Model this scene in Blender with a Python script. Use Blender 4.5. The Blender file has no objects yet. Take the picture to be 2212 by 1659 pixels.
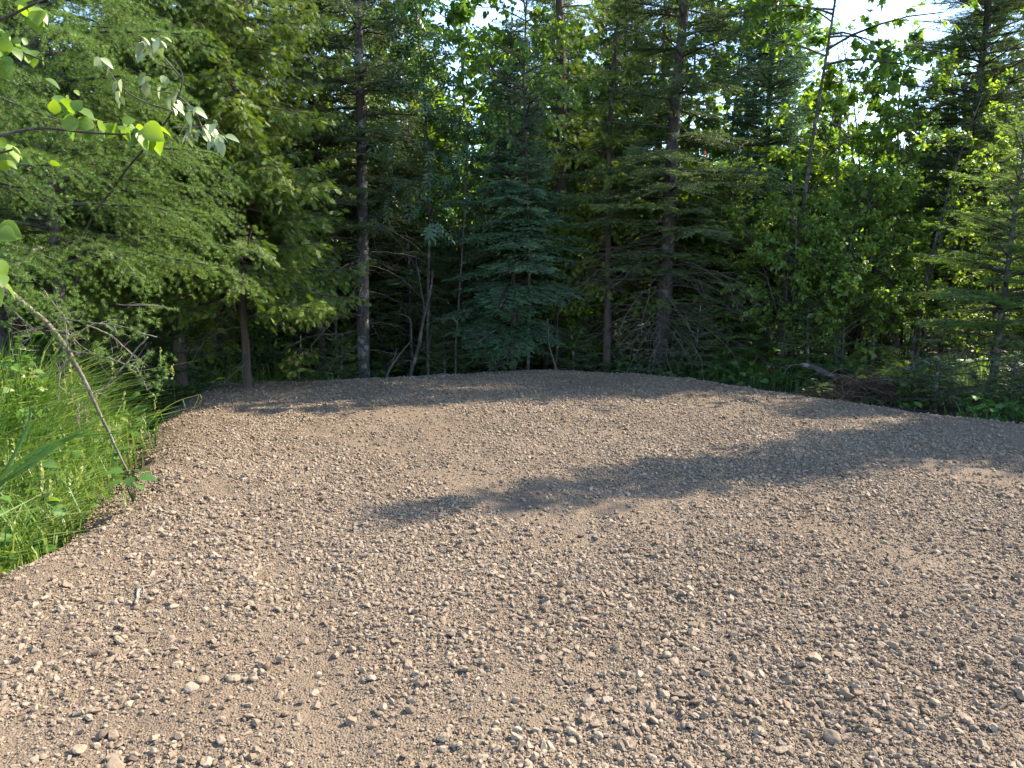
import bpy, math, random
import numpy as np
from mathutils import Vector, Matrix

scene = bpy.context.scene
COL = scene.collection

# ------------------------------------------------------------------ camera, sky, sun, exposure
CAMH, PITCH, F = 1.55, math.radians(8.1), 1609.0      # focal length in units of a 2212 px wide picture
cam_d = bpy.data.cameras.new("camera")
cam_d.sensor_width = 36.0
cam_d.lens = 36.0 * F / 2212.0
cam_d.clip_start, cam_d.clip_end = 0.05, 3000
cam = bpy.data.objects.new("camera", cam_d)
COL.objects.link(cam)
cam.location = (0, 0, CAMH)
cam.rotation_euler = (math.radians(90) - PITCH, 0, 0)
scene.camera = cam

SUN_AZ, SUN_EL = math.radians(24), math.radians(42)    # azimuth from +X towards +Y
SUN = Vector((math.cos(SUN_AZ) * math.cos(SUN_EL), math.sin(SUN_AZ) * math.cos(SUN_EL), math.sin(SUN_EL)))
w = bpy.data.worlds.new("World")
scene.world = w
w.use_nodes = True
wn = w.node_tree.nodes
sky = wn.new("ShaderNodeTexSky")
sky.sky_type = 'NISHITA'
sky.sun_disc = False
sky.sun_elevation = SUN_EL
sky.sun_rotation = math.pi / 2 - SUN_AZ
sky.air_density, sky.dust_density, sky.ozone_density = 1.0, 0.2, 1.5
wn["Background"].inputs[1].default_value = 0.15
w.node_tree.links.new(sky.outputs[0], wn["Background"].inputs[0])
sun_d = bpy.data.lights.new("sun", 'SUN')
sun_d.energy = 4.5
sun_d.angle = math.radians(0.53)
sun_d.color = (1.0, 0.90, 0.74)
sun = bpy.data.objects.new("sun", sun_d)
COL.objects.link(sun)
sun.rotation_euler = (-SUN).to_track_quat('-Z', 'Y').to_euler()
sun.location = SUN * 60
scene.view_settings.view_transform = 'Standard'
scene.view_settings.look = 'None'
scene.view_settings.gamma = 1.0
scene.view_settings.exposure = 2.05
scene.cycles.max_bounces = 8
scene.cycles.diffuse_bounces = 5
scene.cycles.transmission_bounces = 6
scene.cycles.glossy_bounces = 2

# ------------------------------------------------------------------ small maths
CP, SP = math.cos(PITCH), math.sin(PITCH)
def ray(u, v):
    x, y = (u - 1106) / F, -(v - 829.5) / F
    return np.array([x, CP + SP * y, -SP + CP * y])
def on_z(u, v, z=0.0):
    d = ray(u, v); t = (z - CAMH) / d[2]
    return np.array([0, 0, CAMH]) + d * t
def on_y(u, v, Y):
    d = ray(u, v); return np.array([0, 0, CAMH]) + d * (Y / d[1])
def ux(u, Y, z=0.0):
    return (u - 1106) / F * (Y * CP + (CAMH - z) * SP)

def hash2(ix, iy, seed):
    h = (ix.astype(np.int64) * 374761393 + iy.astype(np.int64) * 668265263 + seed * 974634777) & 0x7fffffff
    h = ((h ^ (h >> 13)) * 1274126177) & 0x7fffffff
    return ((h ^ (h >> 16)) & 0xffff) / 65535.0
def vnoise(x, y, seed=0):
    x = np.asarray(x, float); y = np.asarray(y, float)
    ix, iy = np.floor(x), np.floor(y)
    fx, fy = x - ix, y - iy
    fx, fy = fx * fx * (3 - 2 * fx), fy * fy * (3 - 2 * fy)
    a, b = hash2(ix, iy, seed), hash2(ix + 1, iy, seed)
    c, d = hash2(ix, iy + 1, seed), hash2(ix + 1, iy + 1, seed)
    return (a + (b - a) * fx) * (1 - fy) + (c + (d - c) * fx) * fy
def fbm(x, y, seed=0, oct=4):
    s, a, t = 0, 0.5, 0
    for o in range(oct):
        s = s + a * vnoise(x * 2 ** o, y * 2 ** o, seed + o * 17); t += a; a *= 0.5
    return s / t - 0.5

def nrm(v):
    v = np.asarray(v, float)
    return v / np.maximum(np.linalg.norm(v, axis=-1, keepdims=True), 1e-9)
def frames(d, up):
    X = nrm(d); Y = nrm(np.cross(up, X)); Z = np.cross(X, Y)
    return np.stack([X, Y, Z], axis=-1)               # columns
def lerp_path(P, s):
    n = len(P) - 1
    f = np.clip(np.asarray(s) * n, 0, n - 1e-6); i = f.astype(int); f = (f - i)[:, None]
    return P[i] * (1 - f) + P[i + 1] * f, nrm(P[i + 1] - P[i])

# ------------------------------------------------------------------ geometry collector
class Geo:
    def __init__(s): s.V, s.T, s.F3, s.F4, s.n = [], [], [], [], 0
    def add(s, V, F3=None, F4=None, tint=0.5):
        V = np.asarray(V, float).reshape(-1, 3)
        s.V.append(V)
        s.T.append(np.broadcast_to(np.asarray(tint, float), (len(V),)))
        if F3 is not None and len(F3): s.F3.append(np.asarray(F3, int) + s.n)
        if F4 is not None and len(F4): s.F4.append(np.asarray(F4, int) + s.n)
        s.n += len(V)
    def inst(s, prim, M, P, tint):
        V, F3, F4 = prim
        N, k = len(P), len(V)
        if N == 0: return
        W = np.einsum('nij,kj->nki', M, V) + P[:, None, :]
        off = (np.arange(N) * k)[:, None, None]
        f3 = (F3[None] + off).reshape(-1, 3) if len(F3) else None
        f4 = (F4[None] + off).reshape(-1, 4) if len(F4) else None
        s.add(W.reshape(-1, 3), f3, f4, np.repeat(np.broadcast_to(tint, (N,)), k))
    def tube(s, P, R, sides=5, tint=0.5, cap=True):
        P = np.asarray(P, float); n = len(P)
        R = np.broadcast_to(np.asarray(R, float), (n,))
        T = np.gradient(P, axis=0); T = nrm(T)
        ref = np.array([0.0, 0, 1]) if abs(T[0][2]) < 0.8 else np.array([1.0, 0, 0])
        A = nrm(np.cross(T, ref)); B = np.cross(T, A)
        a = np.arange(sides) * 2 * math.pi / sides
        V = P[:, None] + R[:, None, None] * (A[:, None] * np.cos(a)[None, :, None] + B[:, None] * np.sin(a)[None, :, None])
        i = np.arange(n - 1)[:, None] * sides; j = np.arange(sides)[None]; j2 = (j + 1) % sides
        F4 = np.stack([i + j, i + j2, i + sides + j2, i + sides + j], -1).reshape(-1, 4)
        F3 = None
        if cap:
            k = np.arange(1, sides - 1); e = (n - 1) * sides
            F3 = np.concatenate([np.stack([0 * k, k + 1, k], -1), np.stack([e + 0 * k, e + k, e + k + 1], -1)])
        s.add(V.reshape(-1, 3), F3, F4, tint)
    def strands(s, P0, P1, R, tint=0.5):
        """many thin straight three-sided twigs at once"""
        N = len(P0)
        if N == 0: return
        M = frames(P1 - P0, np.tile([0.13, 0.21, 0.97], (N, 1)))
        a = np.arange(3) * 2 * math.pi / 3
        ring = M[:, :, 1][:, None] * np.cos(a)[None, :, None] + M[:, :, 2][:, None] * np.sin(a)[None, :, None]
        R = np.broadcast_to(R, (N,))[:, None, None]
        V = np.concatenate([P0[:, None] + ring * R, P1[:, None] + ring * R * 0.45], 1)
        base = np.array([[0, 1, 4, 3], [1, 2, 5, 4], [2, 0, 3, 5]])
        s.add(V.reshape(-1, 3), None, (base[None] + (np.arange(N) * 6)[:, None, None]).reshape(-1, 4), np.repeat(np.broadcast_to(tint, (N,)), 6))
    def mesh(s, name, mat, smooth=False):
        V = np.concatenate(s.V); T = np.concatenate(s.T)
        f3 = np.concatenate(s.F3) if s.F3 else np.zeros((0, 3), int)
        f4 = np.concatenate(s.F4) if s.F4 else np.zeros((0, 4), int)
        me = bpy.data.meshes.new(name)
        me.vertices.add(len(V)); me.vertices.foreach_set("co", V.astype(np.float32).ravel())
        loops = np.concatenate([f3.ravel(), f4.ravel()]).astype(np.int32)
        me.loops.add(len(loops)); me.loops.foreach_set("vertex_index", loops)
        starts = np.concatenate([np.arange(len(f3)) * 3, len(f3) * 3 + np.arange(len(f4)) * 4]).astype(np.int32)
        me.polygons.add(len(starts)); me.polygons.foreach_set("loop_start", starts)
        me.update(calc_edges=True)
        me.polygons.foreach_set("use_smooth", np.full(len(starts), smooth, dtype=bool))
        at = me.attributes.new("tint", 'FLOAT', 'POINT')
        at.data.foreach_set("value", T.astype(np.float32))
        me.materials.append(mat)
        return me

def obj(name, data, parent=None):
    o = bpy.data.objects.new(name, data); COL.objects.link(o)
    if parent is not None: o.parent = parent
    return o
def put(geo, name, mat, parent=None, smooth=False):
    return obj(name, geo.mesh(name, mat, smooth), parent)
def tag(o, label, cat, group=None):
    o["label"] = label; o["category"] = cat
    if group: o["group"] = group
    return o
def thing(name, label, cat, loc=(0, 0, 0), rot=(0, 0, 0), group=None):
    o = obj(name, None); o.location = loc; o.rotation_euler = rot
    o.empty_display_size = 0.3
    return tag(o, label, cat, group)
def structure(o): o["kind"] = "structure"; return o
def stuff(o, label, cat):
    o["kind"] = "stuff"; return tag(o, label, cat)

# ------------------------------------------------------------------ materials
class NT:
    def __init__(s, name):
        s.m = bpy.data.materials.new(name); s.m.use_nodes = True
        s.t = s.m.node_tree; s.t.nodes.clear()
        s.out = s.n("ShaderNodeOutputMaterial")
    def n(s, kind, **kw):
        n = s.t.nodes.new(kind)
        for k, v in kw.items(): setattr(n, k, v)
        return n
    def l(s, a, b): s.t.links.new(a, b)
    def ramp(s, fac, stops):
        r = s.n("ShaderNodeValToRGB"); e = r.color_ramp.elements
        while len(e) < len(stops): e.new(0.5)
        for k, (p, c) in zip(e, stops): k.position = p; k.color = (*c, 1)
        s.l(fac, r.inputs[0]); return r.outputs[0]
    def noise(s, scale, detail=3, rough=0.55, vec=None):
        n = s.n("ShaderNodeTexNoise"); n.inputs["Scale"].default_value = scale
        n.inputs["Detail"].default_value = detail; n.inputs["Roughness"].default_value = rough
        if vec is not None: s.l(vec, n.inputs["Vector"])
        return n.outputs["Fac"]

def leaf_mat(name, dark, mid, light, glow, trans=0.38, rough=0.5, spec=0.35):
    k = NT(name)
    a = k.n("ShaderNodeAttribute", attribute_name="tint")
    oi = k.n("ShaderNodeObjectInfo")
    ad = k.n("ShaderNodeMath", operation='MULTIPLY_ADD'); k.l(oi.outputs["Random"], ad.inputs[0]); ad.inputs[1].default_value = 0.25; ad.inputs[2].default_value = -0.125
    su = k.n("ShaderNodeMath", operation='ADD', use_clamp=True); k.l(a.outputs["Fac"], su.inputs[0]); k.l(ad.outputs[0], su.inputs[1])
    tcx = k.n("ShaderNodeTexCoord"); no = k.n("ShaderNodeMath", operation='MULTIPLY_ADD', use_clamp=True); k.l(k.noise(38, 2, .6, tcx.outputs["Object"]), no.inputs[0]); no.inputs[1].default_value = .5
    sb = k.n("ShaderNodeMath", operation='SUBTRACT'); k.l(su.outputs[0], sb.inputs[0]); sb.inputs[1].default_value = .25; k.l(sb.outputs[0], no.inputs[2]); su = no
    col = k.ramp(su.outputs[0], [(0.0, dark), (0.5, mid), (1.0, light)])
    mx = k.n("ShaderNodeMix", data_type='RGBA', blend_type='MULTIPLY'); mx.inputs[0].default_value = 1
    k.l(col, mx.inputs[6]); mx.inputs[7].default_value = (*glow, 1)
    p = k.n("ShaderNodeBsdfPrincipled"); k.l(col, p.inputs["Base Color"])
    p.inputs["Roughness"].default_value = rough; p.inputs["Specular IOR Level"].default_value = spec
    t = k.n("ShaderNodeBsdfTranslucent"); k.l(mx.outputs[2], t.inputs[0])
    m = k.n("ShaderNodeMixShader"); m.inputs[0].default_value = trans
    k.l(p.outputs[0], m.inputs[1]); k.l(t.outputs[0], m.inputs[2]); k.l(m.outputs[0], k.out.inputs[0])
    return k.m

def bark_mat(name, c1, c2, patch=None, sx=14, sz=3):
    k = NT(name)
    tc = k.n("ShaderNodeTexCoord"); mp = k.n("ShaderNodeMapping"); mp.inputs["Scale"].default_value = (sx, sx, sz)
    k.l(tc.outputs["Object"], mp.inputs[0])
    f = k.noise(3.0, 5, 0.65, mp.outputs[0])
    col = k.ramp(f, [(0.3, c1), (0.7, c2)])
    if patch is not None:
        g = k.noise(7.0, 4, 0.6, tc.outputs["Object"])
        g = k.ramp(g, [(0.52, (0, 0, 0)), (0.6, (1, 1, 1))])
        mx = k.n("ShaderNodeMix", data_type='RGBA'); k.l(g, mx.inputs[0]); k.l(col, mx.inputs[6]); mx.inputs[7].default_value = (*patch, 1)
        col = mx.outputs[2]
    p = k.n("ShaderNodeBsdfPrincipled"); k.l(col, p.inputs["Base Color"]); p.inputs["Roughness"].default_value = 0.9
    p.inputs["Specular IOR Level"].default_value = 0.2
    b = k.n("ShaderNodeBump"); b.inputs["Strength"].default_value = 0.8; b.inputs["Distance"].default_value = 0.02
    k.l(f, b.inputs["Height"]); k.l(b.outputs[0], p.inputs["Normal"]); k.l(p.outputs[0], k.out.inputs[0])
    return k.m

M = {}
M['spruce'] = leaf_mat("blue_green_spruce_needles", (0.034, 0.078, 0.040), (0.072, 0.146, 0.074), (0.17, 0.27, 0.125), (0.9, 1.1, 0.7), 0.22, 0.55)
M['fir'] = leaf_mat("dark_conifer_needles", (0.036, 0.062, 0.022), (0.070, 0.112, 0.036), (0.135, 0.185, 0.052), (1.2, 1.2, 0.6), 0.3, 0.55)
M['youngfir'] = leaf_mat("fresh_fir_needles", (0.055, 0.110, 0.030), (0.105, 0.190, 0.045), (0.18, 0.28, 0.06), (1.7, 1.55, 0.55), 0.5, 0.5)
M['larch'] = leaf_mat("larch_needles", (0.050, 0.098, 0.022), (0.105, 0.175, 0.036), (0.19, 0.265, 0.06), (1.3, 1.35, 0.6), 0.35, 0.5)
M['cedar'] = leaf_mat("cedar_scale_leaves", (0.055, 0.100, 0.018), (0.125, 0.190, 0.030), (0.27, 0.32, 0.055), (1.4, 1.4, 0.5), 0.36, 0.5)
M['leaf'] = leaf_mat("broad_leaves", (0.045, 0.095, 0.018), (0.085, 0.165, 0.026), (0.19, 0.28, 0.035), (1.9, 1.7, 0.5), 0.58, 0.4, 0.45)
M['alder'] = leaf_mat("alder_leaves", (0.060, 0.115, 0.025), (0.125, 0.210, 0.040), (0.25, 0.34, 0.06), (1.9, 1.7, 0.55), 0.58, 0.4, 0.5)
M['ashleaf'] = leaf_mat("ash_leaflets", (0.035, 0.075, 0.032), (0.055, 0.11, 0.048), (0.085, 0.15, 0.065), (1.4, 1.4, 0.7), 0.35, 0.4, 0.5)
M['bass'] = leaf_mat("basswood_leaves", (0.07, 0.13, 0.018), (0.12, 0.19, 0.024), (0.17, 0.24, 0.03), (1.7, 1.7, 0.4), 0.5, 0.45, 0.4)
M['pale'] = leaf_mat("pale_leaf_undersides", (0.14, 0.18, 0.08), (0.21, 0.25, 0.12), (0.29, 0.33, 0.18), (0.8, 0.9, 0.5), 0.25, 0.4, 0.5)
M['grass'] = leaf_mat("grass_blades", (0.045, 0.115, 0.022), (0.100, 0.195, 0.036), (0.26, 0.29, 0.10), (1.5, 1.45, 0.5), 0.4, 0.42, 0.45)
M['herb'] = leaf_mat("herb_leaves", (0.03, 0.075, 0.018), (0.06, 0.13, 0.028), (0.11, 0.19, 0.04), (1.5, 1.5, 0.5), 0.4, 0.45, 0.4)
M['bark_fir'] = bark_mat("grey_fir_bark", (0.035, 0.030, 0.025), (0.08, 0.072, 0.062), (0.17, 0.17, 0.15))
M['bark_spruce'] = bark_mat("dark_spruce_bark", (0.030, 0.025, 0.022), (0.075, 0.062, 0.052), (0.11, 0.105, 0.09))
M['bark_cedar'] = bark_mat("fibrous_cedar_bark", (0.045, 0.034, 0.027), (0.115, 0.092, 0.074), None, 22, 1.2)
M['bark_grey'] = bark_mat("grey_smooth_bark", (0.06, 0.055, 0.048), (0.12, 0.11, 0.095), (0.18, 0.18, 0.16))
M['twig'] = bark_mat("dead_grey_twigs", (0.055, 0.046, 0.038), (0.125, 0.108, 0.09))
M['paletwig'] = bark_mat("pale_larch_twigs", (0.085, 0.068, 0.05), (0.20, 0.17, 0.13), (0.24, 0.22, 0.18))
M['rust'] = bark_mat("rusty_brown_twigs", (0.035, 0.024, 0.017), (0.095, 0.064, 0.044))

# forest floor
k = NT("forest_floor_litter")
tc = k.n("ShaderNodeTexCoord")
f = k.noise(2.0, 6, 0.65, tc.outputs["Object"])
col = k.ramp(f, [(0.3, (0.030, 0.022, 0.014)), (0.55, (0.060, 0.045, 0.026)), (0.75, (0.045, 0.055, 0.020))])
p = k.n("ShaderNodeBsdfPrincipled"); k.l(col, p.inputs["Base Color"]); p.inputs["Roughness"].default_value = 0.95
b = k.n("ShaderNodeBump"); b.inputs["Distance"].default_value = 0.05; k.l(k.noise(25, 5, 0.7, tc.outputs["Object"]), b.inputs["Height"]); k.l(b.outputs[0], p.inputs["Normal"])
k.l(p.outputs[0], k.out.inputs[0]); M['floor'] = k.m

# gravel pad
DUST = [(0.0, (0.104, 0.074, 0.049)), (0.35, (0.163, 0.120, 0.081)), (0.65, (0.207, 0.156, 0.109)), (1.0, (0.30, 0.241, 0.178))]
k = NT("gravel_dirt")
tc = k.n("ShaderNodeTexCoord")
n1 = k.noise(0.9, 4, 0.6, tc.outputs["Object"]); n2 = k.noise(70, 5, 0.7, tc.outputs["Object"])
vo = k.n("ShaderNodeTexVoronoi"); vo.inputs["Scale"].default_value = 110; k.l(tc.outputs["Object"], vo.inputs["Vector"])
mixn = k.n("ShaderNodeMath", operation='MULTIPLY_ADD'); k.l(n1, mixn.inputs[0]); mixn.inputs[1].default_value = -0.75; 
ad = k.n("ShaderNodeMath", operation='MULTIPLY_ADD'); k.l(n2, ad.inputs[0]); ad.inputs[1].default_value = 0.9; ad.inputs[2].default_value = 0.38
k.l(ad.outputs[0], mixn.inputs[2])
col = k.ramp(mixn.outputs[0], [(0.0, (0.120, 0.078, 0.049)), (0.45, (0.156, 0.116, 0.080)), (0.8, (0.184, 0.142, 0.102))])
p = k.n("ShaderNodeBsdfPrincipled"); k.l(col, p.inputs["Base Color"]); p.inputs["Roughness"].default_value = 0.95; p.inputs["Specular IOR Level"].default_value = 0.15
hs = k.n("ShaderNodeMath", operation='MULTIPLY_ADD'); k.l(vo.outputs["Distance"], hs.inputs[0]); hs.inputs[1].default_value = -0.8; k.l(n2, hs.inputs[2])
b = k.n("ShaderNodeBump"); b.inputs["Strength"].default_value = 1.0; b.inputs["Distance"].default_value = 0.012; k.l(hs.outputs[0], b.inputs["Height"]); k.l(b.outputs[0], p.inputs["Normal"])
k.l(p.outputs[0], k.out.inputs[0]); M['dirt'] = k.m

k = NT("gravel_stone")
a = k.n("ShaderNodeAttribute", attribute_name="tint"); tc = k.n("ShaderNodeTexCoord")
n2 = k.noise(90, 4, 0.65, tc.outputs["Object"])
ad = k.n("ShaderNodeMath", operation='MULTIPLY_ADD', use_clamp=True); k.l(n2, ad.inputs[0]); ad.inputs[1].default_value = 0.5; k.l(a.outputs["Fac"], ad.inputs[2])
sb = k.n("ShaderNodeMath", operation='SUBTRACT', use_clamp=True); k.l(ad.outputs[0], sb.inputs[0]); sb.inputs[1].default_value = 0.25
col = k.ramp(sb.outputs[0], DUST)
p = k.n("ShaderNodeBsdfPrincipled"); k.l(col, p.inputs["Base Color"]); p.inputs["Roughness"].default_value = 0.9; p.inputs["Specular IOR Level"].default_value = 0.2
b = k.n("ShaderNodeBump"); b.inputs["Strength"].default_value = 0.6; b.inputs["Distance"].default_value = 0.004; k.l(n2, b.inputs["Height"]); k.l(b.outputs[0], p.inputs["Normal"])
k.l(p.outputs[0], k.out.inputs[0]); M['stone'] = k.m

# ------------------------------------------------------------------ ground and gravel pad
rim_px = [(0, 1232), (90, 1188), (180, 1138), (250, 1090), (300, 1042), (338, 978), (376, 906), (408, 850), (442, 826), (560, 822), (700, 821), (880, 811),
          (1050, 802), (1200, 796), (1350, 802), (1500, 818), (1700, 845), (1900, 872), (2100, 897), (2212, 909)]
rim = [on_z(u, v)[:2] for u, v in rim_px]
# the crest one sees sits a little inside the rim
rim = np.array([r * (1 + 0.02) for r in rim])
rim = np.concatenate([np.array([[-2.35, -1.0], [-2.75, 1.2], [-2.95, 2.8]]), rim, np.array([[7.6, 8.2], [10.5, 6.8], [11.5, 3], [11, -3], [4, -6], [-2, -5]])])
def rim_dist(x, y):
    """distance to the rim, positive on the pad"""
    P = np.stack([x, y], -1); best = np.full(x.shape, 1e9); inside = np.zeros(x.shape, bool)
    n = len(rim)
    for i in range(n):
        A, B = rim[i], rim[(i + 1) % n]
        AB = B - A; t = np.clip(((P - A) @ AB) / (AB @ AB), 0, 1)
        d = np.hypot(P[..., 0] - A[0] - t * AB[0], P[..., 1] - A[1] - t * AB[1])
        best = np.minimum(best, d)
        c = ((A[1] > y) != (B[1] > y)) & (x < (B[0] - A[0]) * (y - A[1]) / (B[1] - A[1] + 1e-12) + A[0])
        inside ^= c
    return np.where(inside, best, -best)
def floor_z(x, y):
    base = -0.42 + 0.30 / (1 + np.exp(-(x - 2.0) / 1.4))
    return base + 0.30 * fbm(x * 0.45, y * 0.45, 5) + 0.10 * fbm(x * 2, y * 2, 9) + 0.012 * np.maximum(np.hypot(x, y) - 14, 0)
def tracks(x, y):
    t = 0
    for R_ in (8.7, 10.35):
        t = t + np.exp(-((np.hypot(x + 9, y) - R_ - .12 * fbm(x * .6, y * .6, 93)) / .15) ** 2)
    return t
def pad_z(x, y, fine=True):
    d = rim_dist(x, y) + 0.22 * fbm(x * 1.3, y * 1.3, 31)
    z = -0.85 * 0.15 * np.log1p(np.exp(np.clip(-d / 0.15, -30, 30))) + 0.085 * fbm(x * 0.7, y * 0.7, 3) + 0.03 * fbm(x * 2.5, y * 2.5, 23)
    z = z - .016 * tracks(x, y)
    if fine: z = z + 0.022 * fbm(x * 9, y * 9, 41, 3) + 0.014 * fbm(x * 34, y * 34, 51, 2) + 0.006 * fbm(x * 80, y * 80, 57, 2)
    return z

def sheet(name, xs, ys, fz, mat, smooth=True, keep=None):
    X, Y = np.meshgrid(xs, ys); Z = fz(X, Y)
    g = Geo(); nx, ny = len(xs), len(ys)
    i = np.arange(ny - 1)[:, None] * nx + np.arange(nx - 1)[None]
    f = np.stack([i, i + 1, i + nx + 1, i + nx], -1).reshape(-1, 4)
    if keep is not None:
        kk = keep(X, Y); kq = kk[:-1, :-1] | kk[1:, 1:] | kk[1:, :-1] | kk[:-1, 1:]
        f = f[kq.ravel()]
    g.add(np.stack([X, Y, Z], -1), None, f)
    return put(g, name, mat, smooth=smooth)

xs = np.concatenate([[-900, -400, -200, -100, -60], np.arange(-40, 40.1, 0.5), [60, 100, 200, 400, 900]])
def ground_z(x, y):
    z = floor_z(x, y)
    d = rim_dist(x, y)
    return np.where(d > 0.9, -0.75, np.minimum(z, np.where(d > -0.1, -0.55, 9)))
structure(sheet("ground", xs, np.concatenate([[-900, -300, -100, -50], np.arange(-20, 60.1, 0.5), [80, 120, 200, 400, 900]]), ground_z, M['floor']))
gx = np.concatenate([np.arange(-7, -3.4, 0.05), np.arange(-3.4, 3.6, 0.012), np.arange(3.6, 12.6, 0.05)])
gy = np.concatenate([np.arange(-6.5, 1.6, 0.15), np.arange(1.6, 5.0, 0.012), np.arange(5.0, 9, 0.022), np.arange(9, 14.6, 0.045)])
structure(sheet("gravel_pad", gx, gy, pad_z, M['dirt'], keep=lambda x, y: rim_dist(x, y) > -1.15))

def ico(sub):
    t = (1 + 5 ** 0.5) / 2
    V = nrm([[-1, t, 0], [1, t, 0], [-1, -t, 0], [1, -t, 0], [0, -1, t], [0, 1, t], [0, -1, -t], [0, 1, -t], [t, 0, -1], [t, 0, 1], [-t, 0, -1], [-t, 0, 1]])
    Fc = [[0, 11, 5], [0, 5, 1], [0, 1, 7], [0, 7, 10], [0, 10, 11], [1, 5, 9], [5, 11, 4], [11, 10, 2], [10, 7, 6], [7, 1, 8], [3, 9, 4], [3, 4, 2], [3, 2, 6], [3, 6, 8], [3, 8, 9], [4, 9, 5], [2, 4, 11], [6, 2, 10], [8, 6, 7], [9, 8, 1]]
    V = [tuple(v) for v in V]
    for _ in range(sub):
        mid, out = {}, []
        def m(a, b):
            key = (min(a, b), max(a, b))
            if key not in mid:
                V.append(tuple(nrm(np.add(V[a], V[b])))); mid[key] = len(V) - 1
            return mid[key]
        for a, b, c in Fc:
            ab, bc, ca = m(a, b), m(b, c), m(c, a)
            out += [[a, ab, ca], [b, bc, ab], [c, ca, bc], [ab, bc, ca]]
        Fc = out
    return np.array(V), np.array(Fc), np.zeros((0, 4), int)
def stone_prim(seed, sub, cuts=7, round_=0.0):
    r = np.random.default_rng(seed); V, F3, F4 = ico(sub); V = V.copy()
    for _ in range(cuts):
        n = nrm(r.normal(size=3)); h = r.uniform(0.36, 0.78) + round_
        d = V @ n; V -= np.where(d > h, d - h, 0)[:, None] * n
    V *= np.array([r.uniform(0.9, 1.25), r.uniform(0.7, 1.0), r.uniform(0.5, 0.85)])
    V += r.normal(size=V.shape) * 0.025
    return V, F3, F4
def rot_rand(r, n, tilt=0.5):
    a = r.uniform(0, 2 * math.pi, n); d = np.stack([np.cos(a), np.sin(a), r.normal(size=n) * tilt], -1)
    up = np.stack([r.normal(size=n) * tilt, r.normal(size=n) * tilt, np.ones(n)], -1)
    return frames(d, up)
rng = np.random.default_rng(7)
gravel = Geo()
big = [stone_prim(100 + i, 2, 9) for i in range(5)]
midp = [stone_prim(200 + i, 1, 7) for i in range(8)]
def chip_prim(seed):
    r = np.random.default_rng(seed); V = np.array([[1, 0, 0], [-1, 0, 0], [0, 1, 0], [0, -1, 0], [0, 0, 1], [0, 0, -1.0]]) * r.uniform(.6, 1.15, (6, 1)) + r.normal(size=(6, 3)) * .22
    return V * [1.1, .9, .75], np.array([[0, 2, 4], [2, 1, 4], [1, 3, 4], [3, 0, 4], [2, 0, 5], [1, 2, 5], [3, 1, 5], [0, 3, 5]]), np.zeros((0, 4), int)
small = [chip_prim(300 + i) for i in range(9)]
def scatter(n, x0, x1, y0, y1, rmin, rmax, alpha, seed):
    r = np.random.default_rng(seed)
    x = r.uniform(x0, x1, n); y = r.uniform(y0, y1, n)
    # inside the wedge one can see (with a margin), thinner on the finer patches
    kp = (np.abs(x) < 0.78 * y + 0.9) & (rim_dist(x, y) > -0.35)
    dens = 0.5 + 2.4 * fbm(x * 0.8, y * 0.8, 77, 3) + 1.0 * fbm(x * 3.1, y * 3.1, 87, 2)
    kp &= r.uniform(size=n) < np.clip(dens + 0.24 - .32 * tracks(x, y), 0.16, 1)
    x, y = x[kp], y[kp]; n = len(x)
    q = r.uniform(size=n)
    s = rmin * (1 - q * (1 - (rmin / rmax) ** alpha)) ** (-1 / alpha)
    z = pad_z(x, y) + s * r.uniform(-0.05, 0.5, n)
    P = np.stack([x, y, z], -1)
    Mx = rot_rand(r, n, 0.35) * s[:, None, None]
    tint = np.clip(0.5 + r.normal(size=n) * 0.22 + 0.25 * fbm(x, y, 91), 0, 1)
    pick = r.integers(0, 1000, n)
    for cond, prims in ((s > 0.024, big), ((s > 0.0085) & (s <= 0.024), midp), (s <= 0.0085, small)):
        for i, pr in enumerate(prims):
            k_ = cond & (pick % len(prims) == i)
            gravel.inst(pr, Mx[k_], P[k_], tint[k_])
scatter(330000, -4, 4, 1.9, 4.6, 0.0034, 0.027, 2.2, 1)
scatter(280000, -5, 6.2, 4.6, 8.2, 0.0048, 0.027, 2.4, 2)
scatter(230000, -6.2, 9, 8.2, 13.6, 0.0070, 0.029, 2.7, 3)
print("gravel verts", gravel.n)
stuff(put(gravel, "gravel", M['stone']), "loose dusty brown crushed stones covering the whole pad", "gravel")

# ------------------------------------------------------------------ leaf-sized shapes
def prim(V, F3=(), F4=()):
    return np.array(V, float), np.array(F3, int).reshape(-1, 3), np.array(F4, int).reshape(-1, 4)
def needle_shoot(n=14, ln=0.3, wd=0.085, flat=0.75, seed=0):
    r = np.random.default_rng(seed); V, F3 = [], []
    for i in range(n):
        x0 = 0.95 * i / n; az = i * 2.4 + r.uniform(-.4, .4)
        d = nrm(np.array([r.uniform(.5, .9), math.cos(az) * .85, math.sin(az) * .85 * flat + 0.12]))
        s = nrm(np.cross(d, r.normal(size=3))) * wd * 0.5
        b = np.array([x0, 0, 0]); e = b + d * ln * (1.05 - 0.35 * i / n)
        V += [b - s, b + s, e]; F3.append([3 * i, 3 * i + 1, 3 * i + 2])
    k_ = len(V); V += [[0, -.025, 0], [0, .025, 0], [1, 0, 0]]; F3.append([k_, k_ + 1, k_ + 2])
    return prim(V, F3)
def tuft(n=14, wd=0.055, seed=0):
    r = np.random.default_rng(seed); V, F3 = [], []
    for i in range(n):
        az = i * 2.4; t = r.uniform(0.15, 1.25)
        d = np.array([math.cos(t), math.sin(t) * math.cos(az), math.sin(t) * math.sin(az)])
        s = nrm(np.cross(d, r.normal(size=3))) * wd * 0.5
        V += [d * 0.03 - s, d * 0.03 + s, d * r.uniform(.75, 1.05)]; F3.append([3 * i, 3 * i + 1, 3 * i + 2])
    return prim(V, F3)
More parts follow.
